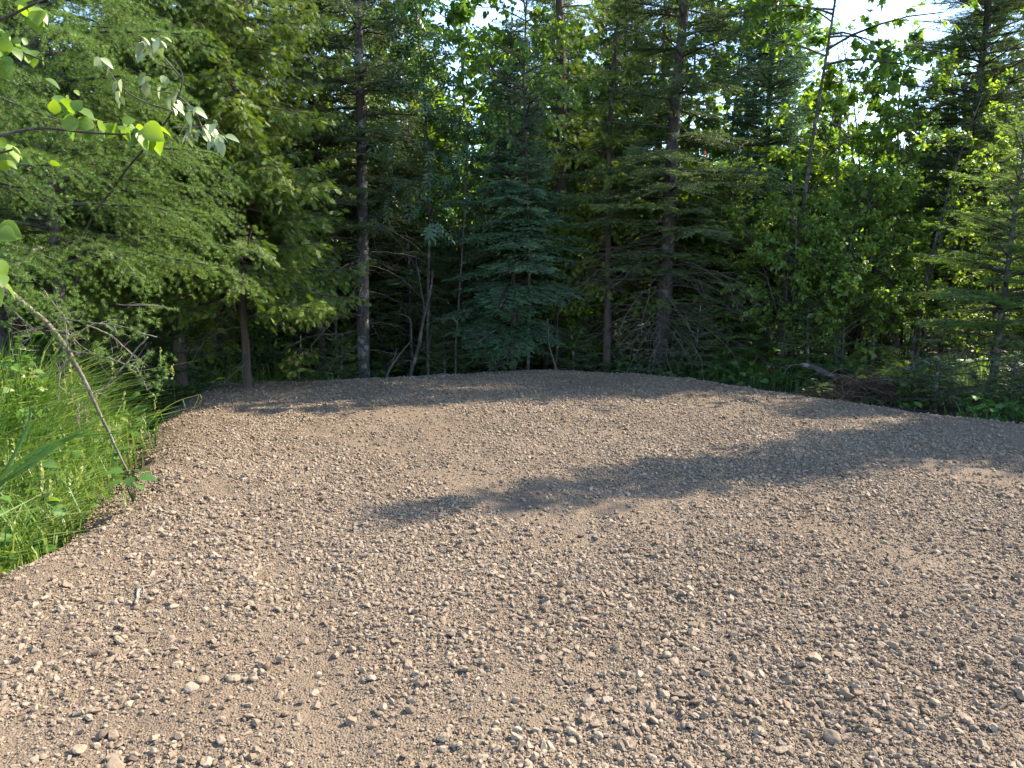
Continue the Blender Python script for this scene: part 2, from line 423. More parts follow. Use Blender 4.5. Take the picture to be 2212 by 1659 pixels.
def frond(seed=0, np_=4):
    r = np.random.default_rng(seed); V, F4 = [], []
    def strip(a, b, w):
        a, b = np.array(a), np.array(b); d = b - a; s = nrm(np.array([-d[1], d[0], 0])) * w / 2
        i = len(V); V.extend([a - s, a + s, b + s * 0.45, b - s * 0.45]); F4.append([i, i + 1, i + 2, i + 3])
    strip([0, 0, 0], [1, 0, -0.1], 0.06)
    for i in range(np_):
        x = 0.12 + 0.8 * i / np_
        for sgn in (-1, 1):
            ln = 0.42 * (1 - x) ** 0.6 + 0.08
            a = np.array([x, 0, -0.1 * x * x]); e = a + np.array([ln * .78, sgn * ln * .62, -0.08 * ln + r.normal() * .05])
            strip(a, e, 0.055)
            m_ = a + (e - a) * .55
            strip(m_, m_ + np.array([0.16 + .04 * r.normal(), sgn * 0.0, r.normal() * .03]), 0.05)
    return prim(V, (), F4)
def ovate(wide=0.36, fold=0.12, bend=0.15, n=4):
    V = [[0, 0, 0]]
    xs_ = np.linspace(0, 1, n + 2)
    mids, le, ri = [], [], []
    for x in xs_:
        wv = wide * math.sin(math.pi * min(1, x ** 0.75)) ** 0.9 if 0 < x < 1 else 0
        zc = -bend * x * x
        mids.append([x, 0, zc]); le.append([x, wv, zc + fold * wv * 2]); ri.append([x, -wv, zc + fold * wv * 2])
    V = mids + le[1:-1] + ri[1:-1]; F3, F4 = [], []
    m = n + 2; L = lambda i: m + i - 1; R_ = lambda i: m + n + i - 1
    F3 += [[0, 1, L(1)], [0, R_(1), 1], [m - 2, m - 1, L(n)], [m - 2, R_(n), m - 1]]
    for i in range(1, n):
        F4 += [[i, i + 1, L(i + 1), L(i)], [i, R_(i), R_(i + 1), i + 1]]
    return prim(V, F3, F4)
def maple():
    pts = [(0.0, 0.0), (-0.05, .22), (0.12, .42), (0.18, .30), (0.33, .30), (0.42, .55), (0.55, .40), (0.62, .22), (0.80, .22), (0.86, .12), (1.05, 0)]
    pts = pts + [(x, -y) for x, y in pts[-2:0:-1]]
    V = [[x, y, -0.18 * x * x + 0.22 * abs(y) - 0.3 * y * y] for x, y in pts]; V.append([0.38, 0, -0.04]); c = len(V) - 1; n = len(pts)
    return prim(V, [[i, (i + 1) % n, c] for i in range(n)])
def pinnate(pairs=3):
    lv, lf, lq = ovate(0.17, 0.1, 0.2, 2); V, F3, F4 = [], [], []
    def put_(p, a, s):
        i = len(V); c, sn = math.cos(a), math.sin(a)
        for v in lv: V.append([p[0] + s * (v[0] * c - v[1] * sn), p[1] + s * (v[0] * sn + v[1] * c), p[2] + s * v[2]])
        F3.extend((lf + i).tolist()); F4.extend((lq + i).tolist())
    for i in range(pairs):
        x = 0.25 + 0.22 * i
        for s in (1, -1): put_((x, 0, -0.15 * x * x), s * 1.0, 0.36)
    put_((0.25 + .22 * pairs - .08, 0, -0.12), 0, 0.38)
    k_ = len(V); V += [[0, -.012, 0], [0, .012, 0], [.9, 0, -.12]]; F3.append([k_, k_ + 1, k_ + 2])
    return prim(V, F3, F4)
SHOOT = [needle_shoot(14, seed=i) for i in range(3)]
SHOOT_LONG = [needle_shoot(16, 0.34, 0.045, 0.55, seed=10 + i) for i in range(3)]
SHOOT_FAR = [needle_shoot(8, 0.45, 0.20, 0.8, seed=20 + i) for i in range(2)]
TUFT = [tuft(18, 0.075, seed=i) for i in range(3)]
FROND = [frond(i) for i in range(3)]
FROND_FAR = [frond(9, 3)]
LEAF = [ovate(0.34, 0.12, 0.15, 2), ovate(0.38, 0.05, 0.3, 2)]
LEAF_BIG = [ovate(0.40, 0.10, 0.25, 6), ovate(0.44, 0.16, 0.12, 6), ovate(0.38, 0.05, 0.4, 6)]
MAPLE = [maple()]
PINN = [pinnate()]

def sprinkle(g, prims, D, UP, P, S, tint, r):
    N = len(P)
    if N == 0: return
    Mx = frames(D, UP) * np.broadcast_to(S, (N,))[:, None, None]
    pick = r.integers(0, len(prims), N)
    for i, pr in enumerate(prims):
        q = pick == i; g.inst(pr, Mx[q], P[q], np.broadcast_to(tint, (N,))[q])

# ------------------------------------------------------------------ trees
def trunk_path(H, r, wob=0.06, n=14, lean=0.0):
    z = np.linspace(-0.35, H, n); a, b = r.uniform(0, 6.28, 2); t = np.clip(z / H, 0, 1)
    return np.stack([wob * np.sin(z * 0.8 + a) * t + lean * t * t * H, wob * np.cos(z * 0.7 + b) * t, z], -1)
def trunk_at(TP, z):
    return np.stack([np.interp(z, TP[:, 2], TP[:, i]) for i in range(3)], -1)
def twig_fan(P, L, r, s0=0.15, gap=0.06, ang=0.95, lf=0.42, minlen=0.06, zj=0.10, power=0.75):
    s = np.arange(s0, 0.99, gap / L) + r.uniform(-.3, .3, len(np.arange(s0, 0.99, gap / L))) * gap / L
    s = np.repeat(np.clip(s, 0.02, 1), 2); sg = np.tile([1, -1], len(s) // 2)
    p, t = lerp_path(P, s)
    side = nrm(np.cross(t, [0, 0, 1.0])); a = ang + r.normal(size=len(s)) * .16
    d = t * np.cos(a)[:, None] + side * (sg * np.sin(a))[:, None]; d[:, 2] += r.normal(size=len(s)) * zj
    ln = (L * lf * (1 - s) ** power * r.uniform(.65, 1.15, len(s)) + minlen)
    p = np.concatenate([p, P[-1:] - 0.001]); d = np.concatenate([nrm(d), nrm(P[-1:] - P[-2:-1])]); ln = np.append(ln, minlen * 1.5)
    return p, d, ln
def shoots_on(O, D, LN, gap, r, spread=0.6, sag=0.12):
    n = np.maximum(1, (LN / gap).astype(int)); I = np.repeat(np.arange(len(O)), n)
    st = np.concatenate([[0], np.cumsum(n)[:-1]]); q = (np.arange(len(I)) - st[I] + 0.6) / n[I]
    p = O[I] + D[I] * (LN[I] * q)[:, None]; p[:, 2] -= sag * LN[I] * q * q
    side = nrm(np.cross(D[I], [0, 0, 1.0])); sg = np.where(r.uniform(size=len(I)) < .5, 1, -1) * (q < 0.97)
    a = spread * sg * r.uniform(.3, 1.3, len(I))
    d = D[I] * np.cos(a)[:, None] + side * np.sin(a)[:, None]; d[:, 2] += -2 * sag * q * .6 + r.normal(size=len(I)) * .12
    return p, nrm(d), q, I
def conifer(seed, H, R, base, dz=0.22, nper=5, rise=0.25, droop=0.45, tip=0.18, shoot=0.075, prims=None, tr=0.09, profile=0.8, gap=0.055,
            lf=0.42, lean=0.0, dead=0, dead_z=(0.4, 2.0), dead_len=1.0, zmin_full=0.0, cover=1.0, twigs=True, zmax=99, wob=0.06, deadsub=5):
    r = np.random.default_rng(seed); prims = prims or SHOOT
    TP = trunk_path(H, r, wob, lean=lean)
    gt, gf, gd = Geo(), Geo(), Geo()
    zz = np.clip(TP[:, 2] / H, 0, 1)
    gt.tube(TP, tr * (1 - zz) ** 0.85 + 0.006 + 0.25 * tr * np.exp(-np.maximum(TP[:, 2], 0) / 0.25), 10)
    z = base; O, D, LN, TT = [], [], [], []
    while z < min(H - 0.12, zmax):
        f = (z - base) / (H - base)
        L0 = R * ((1 - f) ** profile) * min(1, 0.62 + f * 3.5)
        a0 = r.uniform(0, 6.28)
        for k_ in range(nper):
            if r.uniform() > cover: continue
            az = a0 + k_ * 6.283 / nper + r.normal() * .25; L = max(0.12, L0 * r.uniform(.62, 1.15)); zz_ = z + r.uniform(-.5, .5) * dz
            s = np.linspace(0, 1, 7); rs = rise + 0.5 * f * f
            out = np.array([math.cos(az), math.sin(az)])
            P = trunk_at(TP, np.array([zz_]))[0] + np.stack([out[0] * L * s, out[1] * L * s, L * (rs * s - droop * (1 - 0.6 * f) * s ** 2 + tip * s ** 3)], -1)
            P[:, :2] += (r.normal(size=2) * .06 * L)[None] * (s ** 2)[:, None]
            gt.tube(P, 0.016 * L ** 0.7 * (1 - s * 0.85) + 0.002, 4, cap=False)
            o, d, l = twig_fan(P, L, r, 0.12, gap, 0.95, lf)
            O.append(o); D.append(d); LN.append(l); TT.append(np.full(len(o), r.normal() * .10))
        z += dz * r.uniform(.8, 1.2)
    O, D, LN, TT = map(np.concatenate, (O, D, LN, TT))
    if twigs: gt.strands(O, O + D * (LN * .9)[:, None], 0.003)
    p, d, q, I = shoots_on(O, D, LN, shoot * 0.62, r)
    tint = np.clip(0.42 + TT[I] + r.normal(size=len(p)) * .12 + 0.25 * (q > .85), 0, 1)
    up = np.tile([0, 0, 1.0], (len(p), 1)) + r.normal(size=(len(p), 3)) * .25
    sprinkle(gf, prims, d, up, p, shoot * r.uniform(.8, 1.25, len(p)), tint, r)
    for _ in range(dead):
        z0 = r.uniform(*dead_z); az = r.uniform(0, 6.28); L = dead_len * r.uniform(.35, 1.1)
        bare_branch(gd, trunk_at(TP, np.array([z0]))[0], az, L, r, sub=deadsub)
    return gt, gf, gd
def bare_branch(g, p0, az, L, r, rise=None, rad=0.009, sub=5, droop=0.5):
    s = np.linspace(0, 1, 7); rise = r.uniform(-.1, .35) if rise is None else rise
    wig = np.cumsum(r.normal(size=(7, 3)) * 0.035, axis=0) * L
    P = p0 + np.stack([math.cos(az) * L * s, math.sin(az) * L * s, L * (rise * s - droop * s * s)], -1) + wig * s[:, None]
    g.tube(P, rad * (1 - .85 * s) + 0.0015, 4, r.uniform(.2, .8), cap=False)
    for k_ in range(sub):
        q = r.uniform(.2, .95); o, t = lerp_path(P, np.array([q])); a = az + r.choice([-1, 1]) * r.uniform(.4, 1.2); l = L * (1 - q) * .7 + .08
        ss = np.linspace(0, 1, 4)
        w_ = np.cumsum(r.normal(size=(4, 3)) * .05, axis=0) * l
        g.tube(o[0] + np.stack([math.cos(a) * l * ss, math.sin(a) * l * ss, l * (r.uniform(-.4, .4) * ss - .3 * ss * ss)], -1) + w_ * ss[:, None], 0.4 * rad * (1 - .8 * ss) + 0.0008, 3, r.uniform(.2, .8), cap=False)
def larch(seed, H, R, base, n=90, tr=0.07, lean=0.0, needle=0.046, tgap=0.036, zmax=99, az_c=None, az_w=math.pi):
    r = np.random.default_rng(seed); TP = trunk_path(H, r, .12, lean=lean); gt, gf = Geo(), Geo()
    zz = np.clip(TP[:, 2] / H, 0, 1); gt.tube(TP, tr * (1 - zz) ** .8 + .006, 9)
    O, D, LN, TT = [], [], [], []
    for i in range(n):
        z = base + (min(zmax, H - .3) - base) * (i + r.uniform(0, 1)) / n; f = (z - base) / (H - base)
        L = R * (1 - f) ** .7 * r.uniform(.55, 1.15); az = (r.uniform(-az_w, az_w) + az_c) if az_c is not None else r.uniform(0, 6.28)
        s = np.linspace(0, 1, 8)
        P = trunk_at(TP, np.array([z]))[0] + np.stack([math.cos(az) * L * s, math.sin(az) * L * s, L * (.28 * s - .52 * s * s + .16 * s ** 3)], -1) + np.cumsum(r.normal(size=(8, 3)) * .03, axis=0) * L * s[:, None]
        gt.tube(P, .013 * L ** .7 * (1 - .85 * s) + .0016, 5, cap=False)
        o, d, l = twig_fan(P, L, r, .18, .095, .8, .42, .12, .22, .6)
        d[:, 2] -= 0.25 * r.uniform(0, 1, len(d)); d = nrm(d)
        O.append(o); D.append(d); LN.append(l); TT.append(np.full(len(o), r.normal() * .10))
        # tufts sit on the branch itself too
        sb = r.uniform(.25, 1, int(L / .03)); pb, tb = lerp_path(P, sb)
        O.append(pb); D.append(nrm(r.normal(size=pb.shape) + [0, 0, .4])); LN.append(np.full(len(pb), .012)); TT.append(np.full(len(pb), 0.0))
    O, D, LN, TT = map(np.concatenate, (O, D, LN, TT))
    kk = LN > .03
    sag = .35
    gt.strands(O[kk], O[kk] + D[kk] * LN[kk][:, None] * .6 + np.stack([0 * LN[kk], 0 * LN[kk], -sag * LN[kk] * .36], -1), .0028)
    p, d, q, I = shoots_on(O, D, LN, tgap, r, 0.8, sag)
    dd = nrm(d * .5 + r.normal(size=d.shape) * .6 + [0, 0, .35])
    sprinkle(gf, TUFT, dd, r.normal(size=d.shape), p, needle * r.uniform(.75, 1.2, len(p)), np.clip(.45 + TT[I] + r.normal(size=len(p)) * .14, 0, 1), r)
    return gt, gf, TP
def cedar(seed, H, R, base, n=130, tr=0.09, lean=0.0, fr=0.105, prims=None, zmax=99, gap=0.058, wob=.1, dead=0, dead_z=(.3, 1.8)):
    r = np.random.default_rng(seed); TP = trunk_path(H, r, wob, lean=lean); gt, gf, gd = Geo(), Geo(), Geo(); prims = prims or FROND
    zz = np.clip(TP[:, 2] / H, 0, 1); gt.tube(TP, tr * (1 - zz) ** .8 + .006 + .35 * tr * np.exp(-np.maximum(TP[:, 2], 0) / .3), 11)
    O, D, LN, TT = [], [], [], []
    for i in range(n):
        z = base + (min(H - .2, zmax) - base) * (i + r.uniform()) / n; f = (z - base) / (H - base)
        L = R * (1 - f) ** .65 * r.uniform(.5, 1.15); az = r.uniform(0, 6.28); s = np.linspace(0, 1, 7)
        P = trunk_at(TP, np.array([z]))[0] + np.stack([math.cos(az) * L * s, math.sin(az) * L * s, L * (-.05 * s - .45 * s * s + .42 * s ** 3)], -1) + np.cumsum(r.normal(size=(7, 3)) * .03, axis=0) * L * s[:, None]
        gt.tube(P, .014 * L ** .7 * (1 - .85 * s) + .0016, 4, cap=False)
        o, d, l = twig_fan(P, L, r, .22, gap, .75, .36, .06, .25, .6); d[:, 2] -= .18; d = nrm(d)
        O.append(o); D.append(d); LN.append(l); TT.append(np.full(len(o), r.normal() * .12))
    O, D, LN, TT = map(np.concatenate, (O, D, LN, TT))
    gt.strands(O, O + D * (LN * .8)[:, None], .003)
    p, d, q, I = shoots_on(O, D, LN, fr * .5, r, .95, .3)
    d = nrm(d + r.normal(size=d.shape) * .35); d[:, 2] -= .18
    up = np.tile([0, 0, .5], (len(p), 1)) + r.normal(size=(len(p), 3)) * .7
    sprinkle(gf, prims, nrm(d), up, p, fr * r.uniform(.5, 1.3, len(p)), np.clip(.42 + TT[I] + r.normal(size=len(p)) * .17 + .15 * (q > .8), 0, 1), r)
    for _ in range(dead):
        bare_branch(gd, trunk_at(TP, np.array([r.uniform(*dead_z)]))[0], r.uniform(0, 6.28), r.uniform(.4, 1.2), r)
    return gt, gf, gd
def broadleaf(seed, H, R, base, nl=26, tr=0.05, stems=1, leaf=0.065, prims=None, per=9, lean=0.0, rise=0.75, sub=7, spread=.35, droopleaf=.5, zmin=0, keep=1.0, tipbare=0.0):
    r = np.random.default_rng(seed); gt, gf = Geo(), Geo(); prims = prims or LEAF
    LP, LD = [], []
    for sidx in range(stems):
        h = H * (1 if sidx == 0 else r.uniform(.65, .98)); off = np.array([r.normal() * .12, r.normal() * .12, 0]) * (stems > 1); ln = lean + (r.normal() * spread * .5 if stems > 1 else 0); ln2 = r.normal() * spread * .5 if stems > 1 else 0
        TP = trunk_path(h, r, .12, 12, ln) + off; TP[:, 1] += ln2 * np.clip(TP[:, 2] / h, 0, 1) ** 2 * h
        t_ = np.clip(TP[:, 2] / h, 0, 1); gt.tube(TP, tr * (1 - t_) ** .8 * (1 if sidx == 0 else .75) + .004, 8)
        for i in range(nl // stems):
            z = base + (h - base) * ((i + r.uniform()) / (nl // stems)) ** .9; f = (z - base) / max(.1, h - base)
            L = R * (1 - .65 * f) * r.uniform(.5, 1.15); az = r.uniform(0, 6.28); s = np.linspace(0, 1, 6)
            P = trunk_at(TP, np.array([z]))[0] + np.stack([math.cos(az) * L * s, math.sin(az) * L * s, L * (rise * s - .35 * s * s)], -1) + np.cumsum(r.normal(size=(6, 3)) * .05, axis=0) * L * s[:, None]
            gt.tube(P, .014 * L ** .8 * (1 - .85 * s) + .0015, 4, cap=False)
            for j in range(sub):
                q = r.uniform(.25, 1); o, t = lerp_path(P, np.array([q])); l = L * .45 * r.uniform(.4, 1.1); dv = nrm(t[0] + r.normal(size=3) * .7 + [0, 0, .1])
                Q = o[0] + dv * (l * np.linspace(0, 1, 4))[:, None]; Q[:, 2] -= .15 * l * np.linspace(0, 1, 4) ** 2
                gt.tube(Q, .0045 * (1 - .7 * np.linspace(0, 1, 4)), 3, cap=False)
                if z < zmin or r.uniform() > keep: continue
                if tipbare and r.uniform() < tipbare * f: continue
                qq = r.uniform(.15, 1, per); pp, tt = lerp_path(Q, qq); LP.append(pp); LD.append(nrm(tt + r.normal(size=tt.shape) * .8))
    p, d = np.concatenate(LP), np.concatenate(LD); d[:, 2] -= droopleaf; n = len(p)
    up = np.tile([0, 0, 1.0], (n, 1)) + r.normal(size=(n, 3)) * .55
    sprinkle(gf, prims, nrm(d), up, p + nrm(d) * leaf * .3, leaf * r.uniform(.6, 1.25, n), np.clip(.5 + r.normal(size=n) * .2, 0, 1), r)
    return gt, gf
def plant_tree(name, label, cat, geos, mats, u, Y, tilt=0.0, group=None, rz=0.0, x=None, crown_name="crown", smooth=True):
    X = ux(u, Y) if x is None else x
    z = float(floor_z(np.array([X]), np.array([Y]))[0])
    o = thing(name, label, cat, (X, Y, z), (0, tilt, rz), group)
    put(geos[0], "trunk", M[mats[0]], o, smooth=smooth)
    put(geos[1], crown_name, M[mats[1]], o)
    if len(geos) > 2 and isinstance(geos[2], Geo) and geos[2].n: put(geos[2], "dead_branches", M['twig'], o)
    return o
def copy_tree(o, label, loc, rz, sc=1.0, group=None, tilt=0.0):
    c = o.copy(); COL.objects.link(c); c.location = loc; c.rotation_euler = (0, tilt, rz); c.scale = (sc, sc, sc); c["label"] = label
    if group: c["group"] = group
    for ch in o.children:
        d = ch.copy(); COL.objects.link(d); d.parent = c
    return c

# ------------------------------------------------------------------ the trees round the pad
T = {}
g = larch(11, 7.5, 2.05, 1.95, 140, .06, zmax=6.6)
T['larch'] = plant_tree("larch_tree", "bright green larch with feathery tufted needles filling the upper left, behind the basswood leaves", "tree", g, ('bark_spruce', 'larch'), 150, 7.5)
g = larch(12, 6.5, 1.35, 2.0, 85, .045, zmax=5.2)
T['larch2'] = plant_tree("larch_tree", "nearest larch with drooping needle sprays at the left border above the grass", "tree", g, ('bark_spruce', 'larch'), -130, 5.6)
g = cedar(21, 11, 1.75, 2.0, 170, .09, lean=.03, zmax=8, dead=10)
T['cedar1'] = plant_tree("cedar_tree", "cedar with a stringy grey-brown leaning trunk at the far left corner of the pad", "tree", g, ('bark_cedar', 'cedar'), 392, 10.7)
g = cedar(22, 9, 1.95, 1.7, 250, .055, lean=.01, zmax=8, dead=8)
T['cedar2'] = plant_tree("cedar_tree", "sunlit yellow-green cedar hanging over dark shade right of the larch", "tree", g, ('bark_cedar', 'cedar'), 535, 10.6)
g = conifer(31, 11, 1.7, 3.0, .25, 5, .1, .35, .12, .10, None, .115, .5, .06, zmax=10, cover=.75, dead=42, dead_z=(.3, 3.6), dead_len=1.3)
T['fir1'] = plant_tree("fir_tree", "tall straight fir with a pale lichen-spotted trunk and bare lower branches", "tree", g, ('bark_fir', 'fir'), 783, 13.0, tilt=.02)
g = conifer(32, 6.3, 1.38, .75, .215, 8, .2, .6, .2, .11, None, .05, .66, .044, lf=.48, cover=.86, dead=10, dead_z=(.2, 1.0), dead_len=.8)
T['spruce1'] = plant_tree("spruce_tree", "dense young blue-green spruce with tiered boughs at the middle of the far edge", "tree", g, ('bark_spruce', 'spruce'), 1108, 13.0)
g = conifer(33, 5.4, 1.2, 1.2, .20, 5, .2, .5, .15, .10, None, .035, .6, .055, cover=.85, dead=6, dead_z=(.2, 1.2))
T['fir2'] = plant_tree("fir_tree", "slim olive fir between the lichen-spotted fir and the blue-green spruce", "tree", g, ('bark_fir', 'fir'), 890, 14.4)
g = conifer(34, 1.1, .55, .15, .13, 5, .3, .2, .1, .06, None, .014, .7, .05)
T['firlet'] = plant_tree("fir_sapling", "knee-high fir sapling in the shade at the foot of the lichen-spotted fir", "sapling", g, ('bark_fir', 'youngfir'), 735, 12.6)
g = broadleaf(41, 8.5, 1.5, 3.9, 60, .028, 1, .08, None, 12, rise=.5, droopleaf=.9)
T['birch'] = plant_tree("birch_tree", "birch hanging bright pointed leaves over the top of the blue-green spruce", "tree", g, ('bark_spruce', 'leaf'), 1140, 12.7)
g = broadleaf(42, 6.8, 1.2, 2.9, 34, .03, 1, .30, PINN, 4, rise=.45, droopleaf=.7, sub=5)
T['ash'] = plant_tree("ash_tree", "ash sapling with long divided leaves left of the blue-green spruce", "tree", g, ('bark_spruce', 'ashleaf'), 925, 12.9)
g = cedar(23, 11, 1.5, 2.6, 80, .15, lean=.0, zmax=8, dead=10)
T['cedar3'] = plant_tree("cedar_tree", "thick dark cedar trunk rising directly behind the blue-green spruce", "tree", g, ('bark_cedar', 'cedar'), 1205, 15.0)
g = cedar(24, 8.5, 1.3, 1.6, 90, .07, lean=.01, zmax=8, dead=26, dead_z=(.2, 2.4))
T['cedar4'] = plant_tree("cedar_tree", "thin olive cedar with a tangle of bare twigs, left of the big leaning spruce", "tree", g, ('bark_cedar', 'cedar'), 1310, 13.6)
g = conifer(35, 10.0, 2.1, 1.9, .27, 5, .05, .30, .16, .11, None, .15, .55, .055, lean=.0, zmax=10, cover=.75, dead=80, dead_z=(.2, 2.4), dead_len=2.0, deadsub=8)
T['spruce2'] = plant_tree("spruce_tree", "big spruce with a dark leaning trunk and long bare lower branches", "tree", g, ('bark_spruce', 'fir'), 1425, 13.2, tilt=.035)
g = conifer(36, 8.6, 1.5, 1.0, .18, 7, .1, .35, .2, .11, None, .08, .6, .05)
T['spruce3'] = plant_tree("spruce_tree", "dark dense spruce just right of the big leaning spruce", "tree", g, ('bark_spruce', 'spruce'), 1640, 14.8)
g = conifer(37, 3.8, 1.25, .3, .17, 6, .2, .35, .2, .10, None, .035, .7, .05)
T['spruce4'] = plant_tree("spruce_tree", "short bushy spruce with pale green bough tips under the big leaning spruce", "tree", g, ('bark_spruce', 'youngfir'), 1570, 13.2)
g = broadleaf(43, 5.2, 1.4, 1.3, 60, .03, 3, .11, MAPLE, 9, rise=.6, droopleaf=.45, sub=6)
T['maple1'] = plant_tree("maple_sapling", "sunlit maple sapling with lobed leaves under the gap of open sky", "tree", g, ('bark_grey', 'leaf'), 1790, 13.6)
g = broadleaf(44, 8.5, 1.7, 4.9, 36, .04, 1, .12, MAPLE, 9, rise=.35, droopleaf=.5, sub=6)
T['maple2'] = plant_tree("maple_tree", "taller maple whose lobed leaves overhang the top of the sky gap", "tree", g, ('bark_spruce', 'leaf'), 1700, 12.6, tilt=.06)
shrubs = [(1700, 12.4, 3.6, 51, "leafy alder shrub right beside the short bushy spruce"), (1868, 13.4, 5.0, 52, "tall many-stemmed alder below the right end of the sky gap"),
          (1955, 12.0, 4.3, 53, "alder with sunlit round leaves in front of the thin tall spruce"), (1815, 11.9, 2.9, 54, "low dense alder behind the fallen log"),
          (2105, 13.4, 5.2, 55, "alder between the thin tall spruce and the right border"), (1990, 14.4, 6.0, 56, "airy alder standing behind the thin tall spruce")]
for u, Y, H, sd, lab in shrubs:
    g = broadleaf(sd, H, 1.2, .4, 72, .030, 4, .064, None, 16, rise=.85, spread=.3, droopleaf=.4, sub=7)
    plant_tree("alder_shrub", lab, "shrub", g, ('bark_spruce', 'alder'), u, Y, group="alder shrubs along the right edge")
for u, Y, H, sd, lab in [(1742, 14.2, 6.4, 57, "sparse sapling with a bare twiggy top against the sky, beside the overhanging maple"), (1850, 14.6, 6.6, 58, "sparse twiggy sapling against the sky, farther right than its neighbour")]:
    g = broadleaf(sd, H, .8, 2.4, 40, .022, 2, .05, None, 3, rise=1.1, spread=.12, sub=7, tipbare=.5)
    plant_tree("bare_topped_sapling", lab, "sapling", g, ('bark_spruce', 'leaf'), u, Y, group="thin saplings in the sky gap")
g = conifer(38, 10.0, 1.75, 1.7, .17, 6, .12, .22, .1, .10, SHOOT_LONG, .085, .5, .055, zmax=9.9, cover=.85, dead=16, dead_z=(.4, 2))
T['spruce5'] = plant_tree("spruce_tree", "thin tall spruce with an airy crown against the sky near the right border", "tree", g, ('bark_spruce', 'fir'), 2035, 13.6, tilt=.045)
g = conifer(39, 3.8, 1.6, .75, .24, 5, .28, .32, .08, .10, SHOOT_LONG, .05, .65, .045, dead=26, dead_z=(.3, 1.5), dead_len=1.2)
T['fir3'] = plant_tree("fir_tree", "young fir with fresh feathery boughs and dead lower twigs near the right border", "tree", g, ('bark_fir', 'youngfir'), 2140, 10.4, tilt=.06)
g = conifer(40, 3.6, 1.2, .9, .2, 5, .2, .35, .08, .10, SHOOT_LONG, .05, .7, .05, dead=10, dead_z=(.3, 1.4))
T['fir4'] = plant_tree("fir_tree", "thin fir trunk at the right border behind the fresh feathery fir", "tree", g, ('bark_fir', 'youngfir'), 2225, 11.0, tilt=.03)

# trees that stand deeper in the wood: a few kinds, copied
P_ = {}
def proto(name, label, geos, mats, cat="tree"):
    o = thing(name, label, cat, (0, 0, 0), (0, 0, 0), "trees deeper in the wood behind the clearing")
    put(geos[0], "trunk", M[mats[0]], o, True); put(geos[1], "crown", M[mats[1]], o)
    if len(geos) > 2 and isinstance(geos[2], Geo) and geos[2].n: put(geos[2], "dead_branches", M['twig'], o)
    return o
LB = {"spruce_tree": "dark spruce standing among others deep in the wood behind the clearing", "fir_sapling": "young fir growing low in the shade under the trees behind the clearing",
      "cedar_tree": "olive cedar standing among the trees deep in the wood behind the clearing", "leafy_tree": "light green leafy tree standing deep in the wood behind the clearing"}
kinds = [("spruce_tree", conifer(61, 11, 1.7, 2.3, .30, 6, .1, .35, .15, .19, SHOOT_FAR, .10, .6, .10, dead=26, dead_z=(.4, 2.8), dead_len=1.3, deadsub=3), ('bark_spruce', 'fir')),
         ("spruce_tree", conifer(62, 8, 1.6, 1.0, .27, 6, .15, .4, .2, .19, SHOOT_FAR, .08, .75, .09, dead=10), ('bark_fir', 'spruce')),
         ("fir_sapling", conifer(63, 3.2, 1.2, .15, .2, 6, .25, .3, .1, .15, SHOOT_FAR, .03, .75, .08), ('bark_fir', 'fir')),
         ("cedar_tree", cedar(64, 9, 1.6, .9, 130, .09, 0, .22, FROND_FAR, gap=.10, dead=14), ('bark_cedar', 'cedar')),
         ("leafy_tree", broadleaf(65, 8.5, 2.0, 1.4, 56, .06, 1, .16, None, 11, rise=.7, sub=7), ('bark_grey', 'leaf')),
         ("leafy_tree", broadleaf(66, 4.2, 1.5, .3, 54, .03, 4, .13, None, 12, rise=.8, sub=7), ('bark_spruce', 'leaf'))]
PR = [proto(n, LB[n], gs, ms) for n, gs, ms in kinds]
used = [False] * len(PR)
def far_tree(kind, x, y, rz, sc, tilt=0):
    z = float(floor_z(np.array([x]), np.array([y]))[0]) - .03
    o = PR[kind]
    if not used[kind]:
        o.location = (x, y, z); o.rotation_euler = (0, tilt, rz); o.scale = (sc, sc, sc); used[kind] = True
    else:
        copy_tree(o, o["label"], (x, y, z), rz, sc, tilt=tilt)
rf = np.random.default_rng(99)
rows = [(14.4, 16.2, 24), (15.6, 17.5, 24), (17.5, 20, 22), (20, 24, 26), (24, 30, 32)]
for y0, y1, n in rows:
    for i in range(n):
        y = rf.uniform(y0, y1); u = -200 + 2650 * (i + rf.uniform(.1, .9)) / n
        right = u > 1600
        if right: kd = rf.choice([1, 2, 4, 5, 5], p=[.1, .15, .25, .25, .25])
        else: kd = rf.choice([0, 1, 2, 3, 4, 5], p=[.20, .08, .20, .14, .23, .15])
        if y < 16.2 and kd in (0, 1, 3, 4): kd = 2 if (not right and rf.uniform() < .6) else 5
        sc = rf.uniform(.75, 1.15)
        if right and y < 21: sc *= .74
        elif kd in (0, 1, 4): sc *= .80 if y < 21 else .92
        if ux(u, y) > 7.0: sc *= .66
        if ux(u, y) > .69 * y + 2.5: continue
        far_tree(int(kd), ux(u, y), y, rf.uniform(0, 6.28), sc, rf.normal() * .02)
for u_, y, kd, sc in ((1560, 16.6, 4, .92), (1700, 17.4, 4, .85), (1915, 15.9, 4, .76), (2075, 16.3, 4, .85), (2190, 15.2, 4, .8), (1470, 17.8, 4, 1.0), (1350, 18.4, 4, 1.05), (900, 17.5, 4, 1.0), (1010, 19, 4, 1.1), (700, 18, 4, 1.05)):
    far_tree(kd, ux(u_, y), y, u_ * .7, sc)
